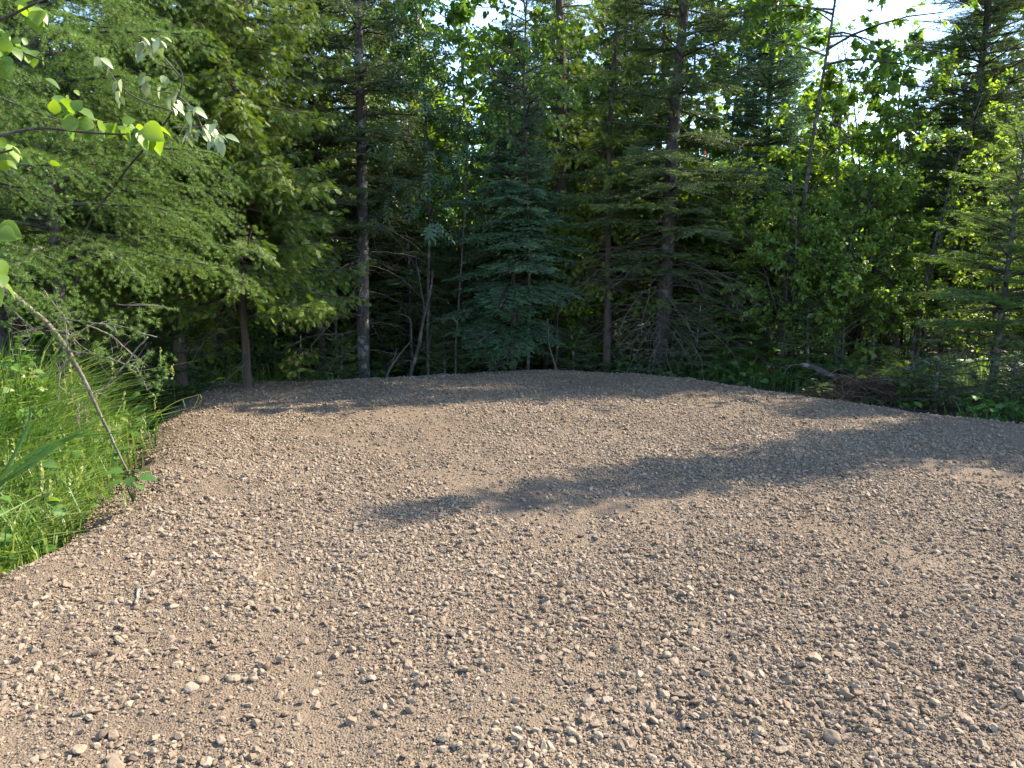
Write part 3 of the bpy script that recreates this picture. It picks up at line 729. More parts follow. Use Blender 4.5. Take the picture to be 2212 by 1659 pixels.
# left flank behind the larches
for i, (x, y, kd, sc) in enumerate([(-6.4, 9.6, 0, .9), (-7.8, 11.5, 0, 1.0), (-6.0, 12.2, 3, 1.0), (-8.5, 8.6, 1, .9), (-5.6, 14.2, 0, 1.0), (-9.5, 13.5, 0, 1.1), (-3.6, 14.0, 0, .95), (-7.0, 6.6, 2, 1.1), (-7.4, 15.5, 3, 1.1), (-5.2, 10.6, 2, .8),
                                    (-2.6, 15.0, 2, .9), (-4.6, 13.2, 2, .7), (-1.2, 16.0, 2, 1.0)]):
    far_tree(kd, x, y, i * 1.7, sc)
# right flank beyond the frame: these throw the long shadows over the pad
for i, (x, y, kd, sc) in enumerate([(8.6, 9.0, 1, 1.16), (9.5, 11.2, 1, .82), (10.4, 10.3, 1, .82), (9.6, 9.9, 1, .72), (10.7, 9.7, 1, .85), (12.0, 10.6, 0, .62), (13.5, 10.0, 1, 1.2)]):
    far_tree(kd, x, y, i * 2.1, sc)
    if i == 0: [c for c in scene.objects if c.name.startswith("spruce_tree") and abs(c.location.x - x) < 1e-3 and abs(c.location.y - y) < 1e-3][0].scale = (.86, .86, 1.22)

# ------------------------------------------------------------------ grass and undergrowth
def blades(g, x, y, z, h, wd, r, bend=.5, tint=.5, tj=.18):
    n = len(x); az = r.uniform(0, 6.283, n); b = bend * r.uniform(.3, 1.5, n); h = h * r.uniform(.55, 1.15, n); wd = wd * r.uniform(.6, 1.3, n)
    fw = np.stack([np.cos(az), np.sin(az), 0 * az], -1); sd = nrm(np.stack([-np.sin(az), np.cos(az), 0 * az], -1) + r.normal(size=(n, 3)) * .25)
    P0 = np.stack([x, y, z - .03], -1); V = []
    for t, k_ in ((0, .7), (.35, 1.0), (.7, .75), (1.0, 0)):
        c = P0 + fw * (b * h * t * t)[:, None] + np.array([0, 0, 1.0]) * (h * (t - .42 * np.minimum(b, 1.4) * t ** 3))[:, None]
        if k_ > 0: V += [c - sd * (wd * k_ / 2)[:, None], c + sd * (wd * k_ / 2)[:, None]]
        else: V += [c]
    V = np.stack(V, 1); o = (np.arange(n) * 7)[:, None, None]
    g.add(V.reshape(-1, 3), (np.array([[4, 5, 6]])[None] + o).reshape(-1, 3), (np.array([[0, 1, 3, 2], [2, 3, 5, 4]])[None] + o).reshape(-1, 4), np.repeat(np.clip(tint + r.normal(size=n) * tj, 0, 1), 7))
    return V[:, 6]
def zone(r, n, x0, x1, y0, y1, dmax=-.12, dmin=-99):
    x = r.uniform(x0, x1, n); y = r.uniform(y0, y1, n); d = rim_dist(x, y); k_ = (d < dmax) & (d > dmin)
    return x[k_], y[k_], d[k_]
r = np.random.default_rng(5); g = Geo()
x, y, d = zone(r, 60000, -6.6, -1.8, 1.8, 8.0, -.10)
dl = .14 + .26 * np.clip((y - 4.4) / 1.4, 0, 1); kp = r.uniform(size=len(d)) < np.clip((-d - dl) / .18, .03, 1); x, y, d = x[kp], y[kp], d[kp]
kp = (x > -.80 * y - .9) & (r.uniform(size=len(x)) < np.clip(.75 + 1.4 * fbm(x * 1.1, y * 1.1, 61), .25, 1)); x, y, d = x[kp], y[kp], d[kp]
hh = np.clip(.30 + .55 * np.clip(-d, 0, 1.2), .25, .95) * 1.45 * (1 + .7 * fbm(x * .9, y * .9, 62))
zz = np.maximum(floor_z(x, y), -.6); zz = np.where(d > -.8, np.maximum(np.minimum(zz, -.42), pad_z(x, y, False) - .02), zz)
tips = blades(g, x, y, zz, hh, np.where(r.uniform(size=len(x)) < .2, .019, .0098), r, .62, .42 + .7 * fbm(x * .9, y * .9, 63) + np.where(r.uniform(size=len(x)) < .06, .6, 0), .22)
sel = r.choice(len(tips), 260, replace=False)[:130]     # pale seed heads on the taller stems
for t_ in tips[sel]:
    t_ = t_ + [0, 0, .10]; nb = 12; q = np.linspace(-.09, .05, nb)
    dd = nrm(r.normal(size=(nb, 3)) * .5 + [0, 0, 1]); pp = t_ + np.stack([.02 * q, .03 * q, q], -1)
    sprinkle(g, [LEAF[0]], dd, r.normal(size=(nb, 3)), pp, .028, 1.0, r)
    g.strands((t_ + [0, 0, -.35])[None], (t_ + [0, 0, .05])[None], .0015, .9)
q = r.choice(len(x), 500, replace=False); wx, wy, wz = x[q], y[q], zz[q] + hh[q] * r.uniform(.35, .95, 500)
for _ in range(6):
    az = r.uniform(0, 6.283, 500); sprinkle(g, LEAF_BIG, np.stack([np.cos(az), np.sin(az), r.uniform(-.4, .5, 500)], -1), np.tile([0, 0, 1.0], (500, 1)) + r.normal(size=(500, 3)) * .4, np.stack([wx, wy, wz - r.uniform(0, .2, 500)], -1), r.uniform(.05, .11, 500), np.clip(.4 + r.normal(size=500) * .2, 0, 1), r)
stuff(put(g, "tall_grass", M['grass']), "tall bright sunlit grass filling the ditch left of the gravel", "grass")
g = Geo()
for n, x0, x1, y0, y1, h_ in ((9000, -6.2, -2.2, 10.4, 13.6, .7), (9000, 2.6, 8.0, 8.6, 13.2, .45), (2600, -2.4, 3.0, 12.6, 14.2, .3)):
    x, y, d = zone(r, n, x0, x1, y0, y1, -.18)
    kp = ~((x > 3.7) & (x < 6.1) & (y < 11.3) & (y > 9.0) & (r.uniform(size=len(x)) < .9)); x, y, d = x[kp], y[kp], d[kp]
    kp = r.uniform(size=len(x)) < np.clip(.35 + 2.2 * fbm(x * 1.2, y * 1.2, 65), 0, 1); x, y, d = x[kp], y[kp], d[kp]
    blades(g, x, y, np.maximum(floor_z(x, y), -.5), h_ * np.clip(.4 - .6 * d, .4, 1.1), .010, r, .6, .45)
stuff(put(g, "grass", M['grass']), "uneven grass growing in the shade along the far and right edges of the pad", "grass")
g = Geo()
x, y, d = zone(r, 30000, -11, 14, 5.5, 30, -.25); x2, y2, d2 = zone(r, 12000, 1.5, 9, 8.5, 15, -.2, -1.8); x, y, d = np.append(x, x2), np.append(y, y2), np.append(d, d2)
kp = (np.abs(x) < .8 * y + 1) & (r.uniform(size=len(x)) < np.clip(1.25 - .03 * y, .25, 1) * np.clip(.55 + 2.2 * fbm(x * .8, y * .8, 66), .12, 1)); x, y, d = x[kp], y[kp], d[kp]
kp = ~((x > 3.7) & (x < 6.1) & (y < 11.3) & (y > 9.0) & (r.uniform(size=len(x)) < .9)); x, y, d = x[kp], y[kp], d[kp]
z = floor_z(x, y); hgt = r.uniform(.08, .55, len(x)) * np.clip(.4 - d * .6, .3, 1)
g.strands(np.stack([x, y, z], -1), np.stack([x + r.normal(size=len(x)) * .05, y, z + hgt], -1), .003, .3)
for _ in range(4):
    az = r.uniform(0, 6.283, len(x)); D = np.stack([np.cos(az), np.sin(az), r.uniform(-.3, .4, len(x))], -1)
    sprinkle(g, LEAF + MAPLE + PINN, D, np.tile([0, 0, 1.0], (len(x), 1)) + r.normal(size=(len(x), 3)) * .35, np.stack([x, y, z + hgt * r.uniform(.55, 1.05, len(x))], -1), r.uniform(.06, .15, len(x)), np.clip(.45 + r.normal(size=len(x)) * .2, 0, 1), r)
stuff(put(g, "undergrowth", M['herb']), "low leafy herbs and seedlings covering the forest floor round the pad", "undergrowth")

# the wood farther back, where single trees no longer read
g = Geo(); n = 70000
a = r.uniform(-.95, .95, n); dd = r.uniform(29, 46, n); x = np.sin(a) * dd * 1.2; y = np.cos(a) * dd
z = r.uniform(0, 1, n) ** 1.15 * (7.5 + 6 * fbm(x * .16, y * .16, 71) - 2.5 * np.clip(a / .6, 0, 1)) + .2
kp = r.uniform(size=n) < np.clip(.75 + 1.5 * fbm(x * .35 + 9, z * .5 + y * .3, 72), .15, 1); x, y, z = x[kp], y[kp], z[kp]; n = len(x)
sprinkle(g, SHOOT_FAR + LEAF, nrm(r.normal(size=(n, 3)) * [1, 1, .5]), r.normal(size=(n, 3)), np.stack([x, y, z + .012 * (y - 14)], -1), r.uniform(.35, .75, n), np.clip(.45 + .8 * fbm(x * .3, y * .3, 73), 0, 1), r)
for i in range(260):
    a_ = r.uniform(-.9, .9); d_ = r.uniform(29, 44); q = np.array([math.sin(a_) * d_ * 1.2, math.cos(a_) * d_, .1])
    g.strands(q[None], (q + [r.normal() * .3, 0, r.uniform(2.5, 4.5)])[None], r.uniform(.05, .11), 0.0)
stuff(put(g, "far_woods", M['leaf']), "dense mass of woods beyond the trees one can tell apart", "woods")

# ------------------------------------------------------------------ things at the left edge
def px_path(pts):
    return np.array([on_y(u, v, Y) for u, v, Y in pts])
def smooth_path(P, n=24):
    P = np.asarray(P, float); t = np.linspace(0, len(P) - 1, n); i = np.clip(t.astype(int), 0, len(P) - 2); f = (t - i)[:, None]
    A = P[np.maximum(i - 1, 0)]; B = P[i]; C = P[i + 1]; D = P[np.minimum(i + 2, len(P) - 1)]
    return .5 * (2 * B + (C - A) * f + (2 * A - 5 * B + 4 * C - D) * f ** 2 + (3 * B - A - 3 * C + D) * f ** 3)
def local(P, o): return np.asarray(P) - np.array(o.location)
c4 = lambda a, b, Y: (a / 6.0, 626.7 + b / 6.0, Y)
stem = px_path([c4(-300, -330, 5.5), c4(-60, -140, 5.5), c4(300, 170, 5.55), c4(600, 420, 5.6), c4(750, 600, 5.6), c4(880, 780, 5.65), c4(960, 930, 5.7), c4(1100, 1180, 5.75), c4(1190, 1380, 5.8), (215, 893, 5.85), (233, 929, 5.9), (253, 973, 5.95), (275, 1018, 6.0)])
o = thing("bent_larch", "spotted larch stem bent down over the sunlit grass, with bare side twigs", "tree", tuple(stem[-1]))
g = Geo(); g.tube(smooth_path(local(stem, o), 40), np.linspace(.023, .009, 40), 9); put(g, "trunk", M['paletwig'], o, True)
gn = Geo(); rb = np.random.default_rng(8)
def tufts_at(gg, P, size, n, spread=.03, org=(0, 0, 0), tint=.55):
    p = np.asarray(P) - np.array(org); p = np.repeat(p[None], n, 0) + rb.normal(size=(n, 3)) * spread
    sprinkle(gg, TUFT, nrm(rb.normal(size=(n, 3)) + [0, 0, .4]), rb.normal(size=(n, 3)), p, size * rb.uniform(.8, 1.2, n), np.clip(tint + rb.normal(size=n) * .15, 0, 1), rb)
bent = [([(580, 430, 5.6), (700, 405, 5.5), (900, 390, 5.45), (1250, 425, 5.4), (1550, 460, 5.35), (1800, 560, 5.3), (2030, 605, 5.3)], .008, .6), ([(565, 430, 5.6), (400, 560, 5.5), (240, 745, 5.45)], .007, .0),
        ([(880, 790, 5.65), (1050, 810, 5.6), (1250, 845, 5.55), (1500, 905, 5.5), (1700, 965, 5.45), (1850, 1000, 5.45), (1950, 1150, 5.4), (1990, 1330, 5.4)], .008, .5), ([(1100, 460, 5.7), (1350, 560, 5.7), (1500, 670, 5.7), (1700, 860, 5.7), (1830, 980, 5.7)], .008, .2),
        ([(860, 790, 5.65), (800, 1000, 5.55), (770, 1180, 5.5), (760, 1480, 5.5)], .006, .0), ([(1910, 600, 5.3), (1690, 830, 5.3), (1340, 1240, 5.25), (1160, 1400, 5.2), (1000, 1580, 5.2), (930, 1660, 5.2)], .006, .0),
        ([(560, 0, 5.7), (700, 190, 5.7), (860, 400, 5.75), (900, 650, 5.75)], .007, .3), ([(600, 320, 5.5), (760, 440, 5.5), (1000, 680, 5.5), (1300, 860, 5.5)], .005, .1), ([(-40, 130, 5.4), (200, 300, 5.4), (440, 510, 5.4)], .008, .3), ([(1500, 180, 5.9), (1800, 190, 5.9), (2100, 190, 5.9)], .005, .5)]
for pts, rad, dens in bent:
    Q = local(px_path([c4(*q) for q in pts]), o); n_ = 5 * len(pts); S = smooth_path(Q, n_); S += np.cumsum(rb.normal(size=S.shape) * .0025, axis=0)
    gb = Geo(); gb.tube(S, np.linspace(rad, rad * .35, n_), 5)
    for k_ in range(len(pts) * 3):
        s0 = S[rb.integers(n_ // 4, n_)]; dv = nrm(rb.normal(size=3) + [.3, 0, -.1]) * rb.uniform(.03, .22); mid_ = s0 + dv * .5 + rb.normal(size=3) * .01
        gb.tube(np.array([s0, mid_, s0 + dv]), np.array([.0028, .002, .001]), 3, cap=False)
        if rb.uniform() < dens:
            for q in (.35, .6, .85, 1.0): tufts_at(gn, s0 + dv * q, .03, 2, .008)
    put(gb, "branch", M['paletwig'], o, True)
for a_, b_, n_ in ((2100, 1080, 14), (2030, 1260, 16), (1980, 370, 16), (1480, 390, 12), (850, 640, 40), (760, 580, 24), (1280, 860, 26), (930, 900, 14), (2170, 860, 10), (1850, 330, 10), (450, 150, 90), (250, 100, 60), (650, 260, 50), (850, 280, 50), (1100, 240, 40)):
    tufts_at(gn, on_y(*c4(a_, b_, 5.45)), .034, n_, .035 if n_ < 30 else .06, o.location)
put(gn, "needles", M['larch'], o)

def leaf_cluster(gg, o, spots, prims, ry, tj=.2, tint=.55, face=.4):
    """leaves hanging at given spots: (u, v, Y, length in px, hanging direction in degrees)"""
    P, D, S, U = [], [], [], []
    for u, v, Y, ln, a in spots:
        a = math.radians(a); P.append(on_y(u, v, Y) - np.array(o.location)); S.append(ln / F * Y)
        D.append([math.cos(a), ry.normal() * .35, math.sin(a)]); U.append([ry.normal() * .5, -face + ry.normal() * .5, .7 + ry.normal() * .3])
    n = len(P); sprinkle(gg, prims, nrm(D), np.array(U), np.array(P), np.array(S), np.clip(tint + ry.normal(size=n) * tj, 0, 1), ry)
ry = np.random.default_rng(14)
bx, by = -3.35, 3.55
o = thing("basswood_sapling", "basswood sapling at the left border with large glowing yellow-green heart-shaped leaves", "sapling", (bx, by, -.45))
g = Geo(); g.tube(smooth_path([[0, 0, -.2], [.03, .02, 1.2], [0, 0, 2.4], [.1, .05, 3.6]], 16), np.linspace(.03, .012, 16), 8); put(g, "trunk", M['bark_grey'], o, True)
gl = Geo()
limbs = [[(-420, 330), (-200, 318), (-40, 300), (83, 277), (180, 286), (273, 290), (330, 284)], [(-420, 230), (-200, 160), (0, 104), (60, 118), (105, 136)], [(-420, 380), (-200, 360), (0, 330), (30, 318)], [(-420, 130), (-150, 90), (0, 42), (70, 10), (110, -10)], [(-420, 520), (-200, 500), (-30, 490)], [(-420, 640), (-150, 600), (-20, 570)]]
for L_ in limbs:
    Q = local(px_path([(u, v, by - .1) for u, v in L_]), o); Q[0] = [0.0, 0, Q[0][2]]
    gb = Geo(); gb.tube(smooth_path(Q, 20), np.linspace(.010, .003, 20), 6); put(gb, "branch", M['bark_spruce'], o, True)
spots = []
for u, v, ln, a in [(118, 205, 38, -35), (130, 215, 36, -60), (165, 235, 40, -30), (180, 250, 38, -80), (160, 262, 42, -110), (188, 272, 36, -70), (150, 245, 34, -150), (222, 262, 48, -80), (232, 268, 30, -60), (252, 270, 34, -130), (265, 268, 30, -20), (280, 268, 40, -115),
                    (295, 276, 44, -95), (312, 268, 50, -35), (322, 275, 60, -75), (330, 285, 40, -120), (300, 285, 38, -70), (318, 290, 44, -105), (2, 62, 34, -60), (14, 82, 36, -100), (10, 92, 40, -150), (25, 100, 34, -50), (38, 100, 30, -20), (65, 108, 30, -60), (75, 118, 26, -90),
                    (4, 130, 40, -90), (12, 310, 44, -60), (2, 325, 40, -120), (25, 322, 36, -30), (10, 345, 30, -90), (110, 345, 24, -80), (60, 18, 44, -40), (85, 22, 40, -100), (70, 30, 38, -70), (52, 5, 30, 20), (-6, 488, 54, -15), (-2, 498, 50, -30), (-8, 560, 40, -50), (-4, 590, 44, -25), (-4, 602, 50, -45), (-10, 615, 50, -70), (148, 205, 20, -90), (330, 210 - 80, 0.1, 0)]:
    spots.append((u, v, by - .1 + ry.normal() * .06, ln, a + ry.normal() * 12))
    if u > 0: spots.append((u + ry.normal() * 14, v + ry.normal() * 12, by - .05 + ry.normal() * .08, ln * ry.uniform(.6, 1.05), a + ry.normal() * 50))
leaf_cluster(gl, o, spots[:-2], LEAF_BIG, ry, .28, .6, .2); put(gl, "leaves", M['bass'], o, True)
o = thing("elm_sapling", "thin sapling with clusters of pale whitish-green leaves hanging in front of the larch needles", "sapling", (ux(120, 7.6), 7.6, -.45))
g = Geo(); Q = local(px_path([(120, 760, 7.6), (170, 560, 7.4), (250, 400, 6.9), (330, 300, 6.0), (372, 240, 5.55), (395, 170, 5.5), (375, 130, 5.5)]), o); Q[0] = [0, 0, -.15]
g.tube(smooth_path(Q, 30), np.linspace(.012, .003, 30), 6); put(g, "trunk", M['bark_spruce'], o, True)
for L_ in ([(423, 242), (383, 207), (340, 196), (300, 188)], [(395, 172), (350, 120), (320, 95), (295, 80)], [(372, 276), (420, 276), (450, 272), (480, 285)], [(423, 242), (440, 280), (465, 292)], [(372, 240), (300, 215), (255, 180), (225, 135)]):
    gb = Geo(); gb.tube(smooth_path(local(px_path([(u, v, 5.5) for u, v in L_]), o), 14), np.linspace(.007, .002, 14), 5); put(gb, "branch", M['bark_spruce'], o, True)
gl = Geo(); spots = []
for cx, cy, sx, sy, n_ in ((322, 108, 26, 24, 17), (335, 180, 26, 16, 9), (372, 225, 12, 18, 6), (440, 290, 34, 16, 24), (228, 140, 14, 8, 5), (258, 195, 10, 24, 6), (475, 305, 16, 12, 8), (415, 243, 12, 8, 4)):
    for _ in range(n_): spots.append((cx + ry.uniform(-1, 1) * sx, cy + ry.uniform(-1, 1) * sy - 10, 5.45 + ry.normal() * .06, ry.uniform(20, 34), -85 + ry.normal() * 40))
leaf_cluster(gl, o, spots, [ovate(.27, .10, .15, 4), ovate(.3, .16, .25, 4)], ry, .25, .6, .5); put(gl, "leaves", M['pale'], o, True)

def herb(name, label, u, v, Y, n, ln, up_=.25, mat='herb', prims=LEAF_BIG):
    P = on_y(u, v, Y); o = thing(name, label, "plant", tuple(P)); gs, gl = Geo(), Geo()
    az = np.arange(n) * 2.4 + ry.uniform(0, 6); el = ry.uniform(.0, .7, n); D = np.stack([np.cos(az) * np.cos(el), np.sin(az) * np.cos(el), np.sin(el) - .15], -1)
    base = np.stack([.02 * np.cos(az), .02 * np.sin(az), up_ * (np.arange(n) + 1) / n], -1)
    gs.strands(np.tile([[0, 0, -.12]], (n, 1)), base + D * .03, .003, .4); sprinkle(gl, prims, D, np.tile([0, 0, 1.0], (n, 1)) + ry.normal(size=(n, 3)) * .3, base + D * .02, ln * ry.uniform(.7, 1.2, n), np.clip(.5 + ry.normal(size=n) * .2, 0, 1), ry)
    put(gs, "stem", M['herb'], o); put(gl, "leaves", M[mat], o, True); return o
herb("broadleaf_herb", "dark broad-leaved plant against the gravel at the foot of the bent larch stem", 285, 1050, 5.0, 9, .12, .1)
herb("broadleaf_herb", "single pale broad leaf plant leaning over the dark side of the gravel bank", 318, 905, 6.9, 4, .14)
herb("broadleaf_herb", "broad ribbed leaves low in the sunlit grass near the left border", 92, 1045, 4.7, 5, .13)
herb("broadleaf_herb", "small plant with bright yellow-green leaves between the fallen log and the gravel", 1780, 858, 10.1, 9, .16, .15, 'bass')
herb("broadleaf_herb", "bright-leaved plant standing in the shade on the left side of the brush pile", 1805, 748, 11.4, 8, .13, .3, 'leaf')
P = on_y(-30, 1060, 3.9); o = thing("sedge", "dark wide sedge blades arching right over the sunlit grass from the left border", "plant", tuple(P)); g = Geo()
for L_ in ([(-30, 1060), (60, 985), (150, 945), (265, 934)], [(-30, 1075), (20, 1030), (95, 975), (205, 925)], [(-30, 1065), (10, 1020), (60, 920), (63, 870)], [(-30, 1060), (60, 1010), (140, 950), (235, 895)], [(-30, 1070), (60, 1000), (110, 965), (130, 955)]):
    S = smooth_path(local(px_path([(u, v, 3.9 + .05 * i) for i, (u, v) in enumerate(L_)]), o), 12); wv = .010 * np.sin(np.linspace(.5, 3.05, 12)) ** .7; sd = nrm(np.cross(np.gradient(S, axis=0), [0, 1, .25]))
    V = np.stack([S - sd * wv[:, None], S + np.array([0, .006, -.004]), S + sd * wv[:, None]], 1).reshape(-1, 3); i_ = np.arange(11)[:, None] * 3
    g.add(V, None, np.concatenate([np.concatenate([i_, i_ + 1, i_ + 4, i_ + 3], 1), np.concatenate([i_ + 1, i_ + 2, i_ + 5, i_ + 4], 1)]), .25)
put(g, "blades", M['grass'], o, True)
P = on_y(342, 898, 7.2); o = thing("grass_sprig", "lone bright grass sprig arching over the rounded left corner of the gravel", "plant", tuple(P)); g = Geo()
for L_ in ([(330, 905), (360, 880), (390, 864), (430, 852)], [(430, 852), (426, 866), (417, 882)], [(432, 852), (436, 862), (430, 872)], [(395, 863), (398, 872), (401, 884)], [(330, 905), (344, 885), (350, 900), (355, 915)]):
    S = smooth_path(local(px_path([(u, v, 7.2) for u, v in L_]), o), 10); wv = np.linspace(.007, .002, 10); sd = np.array([0, .3, 1.0])
    g.add(np.stack([S - sd * wv[:, None], S + sd * wv[:, None]], 1).reshape(-1, 3), None, [[2 * i, 2 * i + 1, 2 * i + 3, 2 * i + 2] for i in range(9)], .8)
put(g, "blades", M['grass'], o)

# ------------------------------------------------------------------ bare sticks, log and brush at the far edge
def snag(name, label, paths, rads, Y, mat='twig', cat="dead sapling"):
    base = px_path([(paths[0][0][0], paths[0][0][1] + 14, Y)])[0]; o = thing(name, label, cat, tuple(base)); rs = np.random.default_rng(int(paths[0][0][0]))
    for i, (L_, rd) in enumerate(zip(paths, rads)):
        S = smooth_path(local(px_path([(u, v, Y + .02 * i) for u, v in L_]), o), 6 * len(L_)); S += np.cumsum(rs.normal(size=S.shape) * .004, axis=0)
        if i == 0: S = np.concatenate([[S[0] - [0, 0, .25]], S])
        g = Geo(); g.tube(S, np.linspace(rd, rd * .35, len(S)), 7 if i == 0 else 5, rs.uniform())
        for _ in range(3):
            q = S[rs.integers(len(S) // 3, len(S))]; dv = nrm(rs.normal(size=3)) * rs.uniform(.08, .3); g.tube(np.array([q, q + dv * .5 + rs.normal(size=3) * .02, q + dv]), np.array([.004, .003, .0015]), 3, cap=False)
        put(g, "trunk" if i == 0 else "branch", M[mat], o, True)
snag("dead_sapling", "crooked bare sapling with a reddish scar, forking upward at the far edge of the gravel", [[(887, 811), (907, 752), (918, 690), (927, 659), (935, 609), (937, 585)], [(918, 680), (907, 615), (897, 562), (892, 545)], [(908, 757), (923, 749), (933, 712)]], (.036, .016, .012), 12.3, 'bark_spruce')
snag("dead_sapling", "pair of thin pale bare sticks leaning right beside the crooked bare sapling", [[(836, 811), (857, 775), (890, 735)], [(846, 795), (853, 770), (860, 752)], [(890, 735), (888, 692), (878, 680), (855, 674)]], (.022, .014, .012), 12.0)
snag("dead_sapling", "short pale leaning stick at the crest of the gravel right of the blue-green spruce", [[(1201, 797), (1187, 752), (1179, 715), (1177, 690)]], (.018,), 12.5)
snag("dead_sapling", "thin straight brown stick beside the short pale leaning stick", [[(1200, 790), (1202, 740), (1206, 672)]], (.016,), 12.7, 'rust')
snag("dead_sapling", "thin pale bare stem rising along the left side of the blue-green spruce", [[(985, 800), (990, 690), (998, 560), (1004, 470), (1004, 340)]], (.022,), 12.9)
snag("dead_sapling", "slender leaning grey stem left of the lichen-spotted fir", [[(728, 800), (722, 690), (720, 600), (718, 500), (708, 420)]], (.035,), 13.3, 'bark_cedar')
snag("dead_sapling", "long thin dead stick slanting down to the left from the lichen-spotted fir", [[(672, 745), (720, 690), (760, 630), (782, 590)]], (.014,), 12.6)
l6 = lambda a, b, Y: (a / 3 + 1475, b / 3 + 516, Y)
P = on_y(*l6(1100, 920, 10.6)); o = thing("fallen_log", "pale weathered log lying behind the brown brush pile at the right", "log", tuple(P)); g = Geo()
S = local(smooth_path(px_path([l6(760, 820, 11.3), l6(1000, 885, 11.0), l6(1200, 945, 10.7), l6(1390, 992, 10.4)]), 16), o); S[:, 2] += .03 * np.sin(np.arange(16)); g.tube(S, np.linspace(.035, .065, 16), 10); put(g, "trunk", M['bark_fir'], o, True)
g = Geo(); rs = np.random.default_rng(77)
for i in range(7): bare_branch(g, S[rs.integers(0, 12)], rs.uniform(0, 6.28), rs.uniform(.3, .9), rs, rise=rs.uniform(.1, .7), rad=.012)
put(g, "dead_branches", M['twig'], o, True)
P = on_y(*l6(1230, 1030, 10.0)); o = thing("brush_pile", "heap of rusty brown dead twigs and roots beside the gravel at the right", "brush pile", tuple(P)); g = Geo()
for i in range(190):
    c_ = np.array([rs.normal() * .33, rs.normal() * .22, 0]); c_[2] = .26 * math.exp(-(c_[0] / .5) ** 2) * rs.uniform(0, 1)
    bare_branch(g, c_, rs.uniform(0, 6.28), rs.uniform(.15, .55), rs, rise=rs.uniform(-.2, .9), rad=rs.uniform(.004, .010), sub=5, droop=.3)
put(g, "twigs", M['rust'], o)
# low boughs and saplings in front of the wood
def low_tree(seed, name, label, u, Y, H, R, mat='youngfir', base=.12, nper=6, kind='fir'):
    if kind == 'fir': g = conifer(seed, H, R, base, .13, nper, .25, .3, .12, .08, None, .02 + .008 * H, .7, .055, dead=3, dead_z=(.1, .5), dead_len=.5)
    else: g = cedar(seed, H, R, base, 46, .03, 0, .12)
    return plant_tree("fir_sapling" if kind == 'fir' else "cedar_sapling", label, "sapling", g, ('bark_fir', mat), u, Y, group="low saplings along the edge of the wood")
low_tree(81, "", "low spreading fir boughs lying against the gravel near the right border", 2020, 9.6, .75, .75, 'fir')
low_tree(82, "", "low dark fir boughs at the very right border beside the gravel", 2185, 9.2, .8, .7, 'fir')
low_tree(83, "", "low yellowish cedar boughs behind the fallen log", 1880, 11.6, .9, .75, 'cedar', .1, 6, 'cedar')
low_tree(84, "", "low cedar boughs sprawling right of the brush pile", 1985, 10.4, .7, .7, 'cedar', .08, 6, 'cedar')
low_tree(85, "", "waist-high fir sapling below the short bushy spruce", 1500, 12.7, 1.3, .7, 'fir')
low_tree(86, "", "small fir sapling in the shade under the blue-green spruce", 1060, 13.6, 1.2, .7, 'fir')
low_tree(87, "", "small fir sapling in front of the thick dark cedar trunk", 1240, 13.4, 1.0, .6, 'fir')
low_tree(88, "", "small cedar sapling in the shade below the overhanging sunlit cedar", 640, 12.4, 1.1, .6, 'cedar', .1, 6, 'cedar')
low_tree(89, "", "fir sapling among the alders at the right", 1745, 11.9, 1.5, .7, 'youngfir')
low_tree(90, "", "low fir sapling right beside the crooked bare sapling", 960, 13.2, 1.4, .75, 'fir')

# ------------------------------------------------------------------ single things on the gravel
def lone_stone(label, u, v, wpx, seed, sub=2, cuts=8, round_=0.0, tint=.7, flat=1.0):
    P = on_z(u, v, .01); s = wpx / F * np.linalg.norm(P - [0, 0, CAMH]) * .5; z = float(pad_z(np.array([P[0]]), np.array([P[1]]))[0])
    V, F3, F4 = stone_prim(seed, sub, cuts, round_); V = V * s * [1, 1, flat]; g = Geo(); g.add(V, F3, None, tint)
    o = put(g, "stone", M['stone'], smooth=round_ > 0); o.location = (P[0], P[1], z + s * .42); o.rotation_euler = (0, 0, seed)
    tag(o, label, "stone", "larger stones lying on the gravel")
lone_stone("smooth rounded tan stone in the lower left of the gravel", 437, 1459, 25, 401, 3, 3, .25, .6)
lone_stone("pale angular grey stone just up and left of the smooth rounded stone", 383, 1429, 22, 402, 2, 9, 0, .75)
lone_stone("pale chipped stone touching the lower side of the smooth rounded stone", 414, 1478, 26, 403, 2, 8, .05, .7)
lone_stone("round brownish stone a hand's width right of the smooth rounded stone", 500, 1460, 23, 404, 2, 5, .15, .55)
lone_stone("isolated round stone below the grassy edge, up from the pale bent root", 354, 1148, 15, 405, 2, 6, .1, .4)
lone_stone("large flat-topped stone in the right half of the foreground", 1759, 1420, 32, 406, 2, 8, .05, .6, .8)
lone_stone("large rounded dark stone near the lower right corner", 1798, 1588, 30, 407, 2, 6, .12, .35)
lone_stone("blocky pale stone right of centre near the bottom", 1489, 1560, 26, 408, 2, 9, 0, .7)
lone_stone("pale lumpy stone right of centre, above the blocky pale one", 1439, 1420, 22, 409, 2, 7, .05, .7)
lone_stone("half-buried big stone at the bottom border left of centre", 250, 1645, 36, 410, 2, 8, .05, .45)
lone_stone("wide flat stone in the lower left corner", 170, 1613, 30, 411, 2, 8, .0, .6, .6)
lone_stone("upright pointed stone at the bottom left, above the wide flat stone", 173, 1533, 26, 412, 2, 9, .0, .6, 1.3)
P = on_z(307, 1263, .02); o = thing("tree_root", "pale bent piece of root with a forked end lying on the gravel at the left", "root", (P[0], P[1], 0))
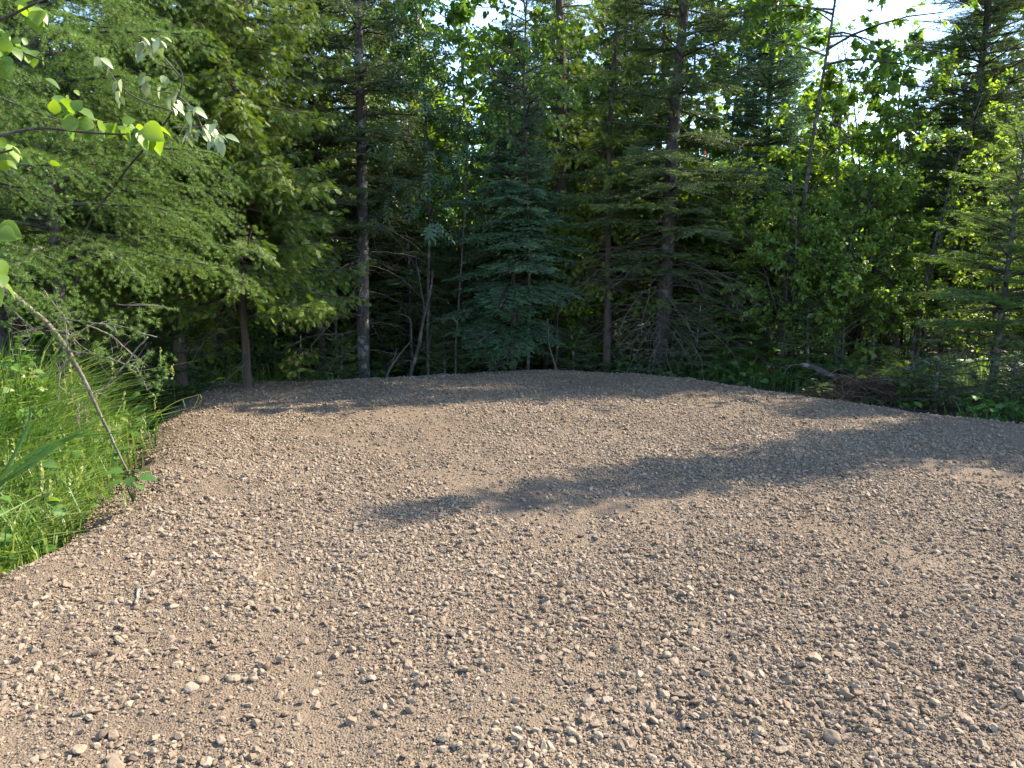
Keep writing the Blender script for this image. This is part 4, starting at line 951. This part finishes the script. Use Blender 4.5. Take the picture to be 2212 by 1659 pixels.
for i, L_ in enumerate(([(293, 1300), (296, 1282), (299, 1269), (308, 1263), (333, 1253), (362, 1243)], [(362, 1243), (372, 1246), (380, 1258)], [(299, 1270), (290, 1262), (280, 1262)], [(308, 1263), (311, 1270), (309, 1275)])):
    S = []
    for u, v in L_:
        q = on_z(u, v, .02); S.append([q[0] - P[0], q[1] - P[1], float(pad_z(np.array([q[0]]), np.array([q[1]]))[0]) + .012])
    S = smooth_path(S, 5 * len(L_)); S[:, 2] += .006 * np.sin(np.arange(len(S)) * .8); g = Geo(); rd = (.0085, .003, .004, .004)[i]; g.tube(S, np.linspace(rd, rd * .6, len(S)) * (1 + .15 * np.sin(np.arange(len(S)) * 1.9)), 7, .8); put(g, "stem" if i == 0 else "rootlet", M['paletwig'], o, True)
k = NT("red_ribbon"); p = k.n("ShaderNodeBsdfPrincipled"); p.inputs["Base Color"].default_value = (.65, .03, .05, 1); k.l(p.outputs[0], k.out.inputs[0]); M['ribbon'] = k.m
P = on_y(1523, 330, 11.9); g = Geo()
S = np.array([[0, 0, .04], [.012, .004, .01], [.004, -.006, -.03], [.02, .006, -.07]]) * .5
for dx in (0, .012): g.add(np.concatenate([S + [dx - .012, dx, 0], S + [dx + .012, dx + .004, .002]]), None, [[i, i + 1, i + 5, i + 4] for i in range(3)])
o = put(g, "ribbon", M['ribbon']); o.location = tuple(P); tag(o, "tiny red marking ribbon hanging in the boughs of the big leaning spruce", "ribbon")



# bits of twig, bark and dead needle lying about on the gravel
r = np.random.default_rng(123); g = Geo(); x = r.uniform(-4.5, 7, 900); y = r.uniform(2, 12.6, 900); d = rim_dist(x, y)
kp = (d > -.2) & (r.uniform(size=900) < np.clip(.75 - d * .35, .10, 1)); x, y = x[kp], y[kp]; z = pad_z(x, y) + .008; a = r.uniform(0, 6.28, len(x)); l = r.uniform(.02, .11, len(x))
g.strands(np.stack([x, y, z], -1), np.stack([x + np.cos(a) * l, y + np.sin(a) * l, z + r.uniform(-.002, .012, len(x))], -1), r.uniform(.0012, .0035, len(x)), r.uniform(0, 1, len(x)))
stuff(put(g, "twig_litter", M['rust']), "scattered broken twigs and dead needles lying on the gravel", "litter")
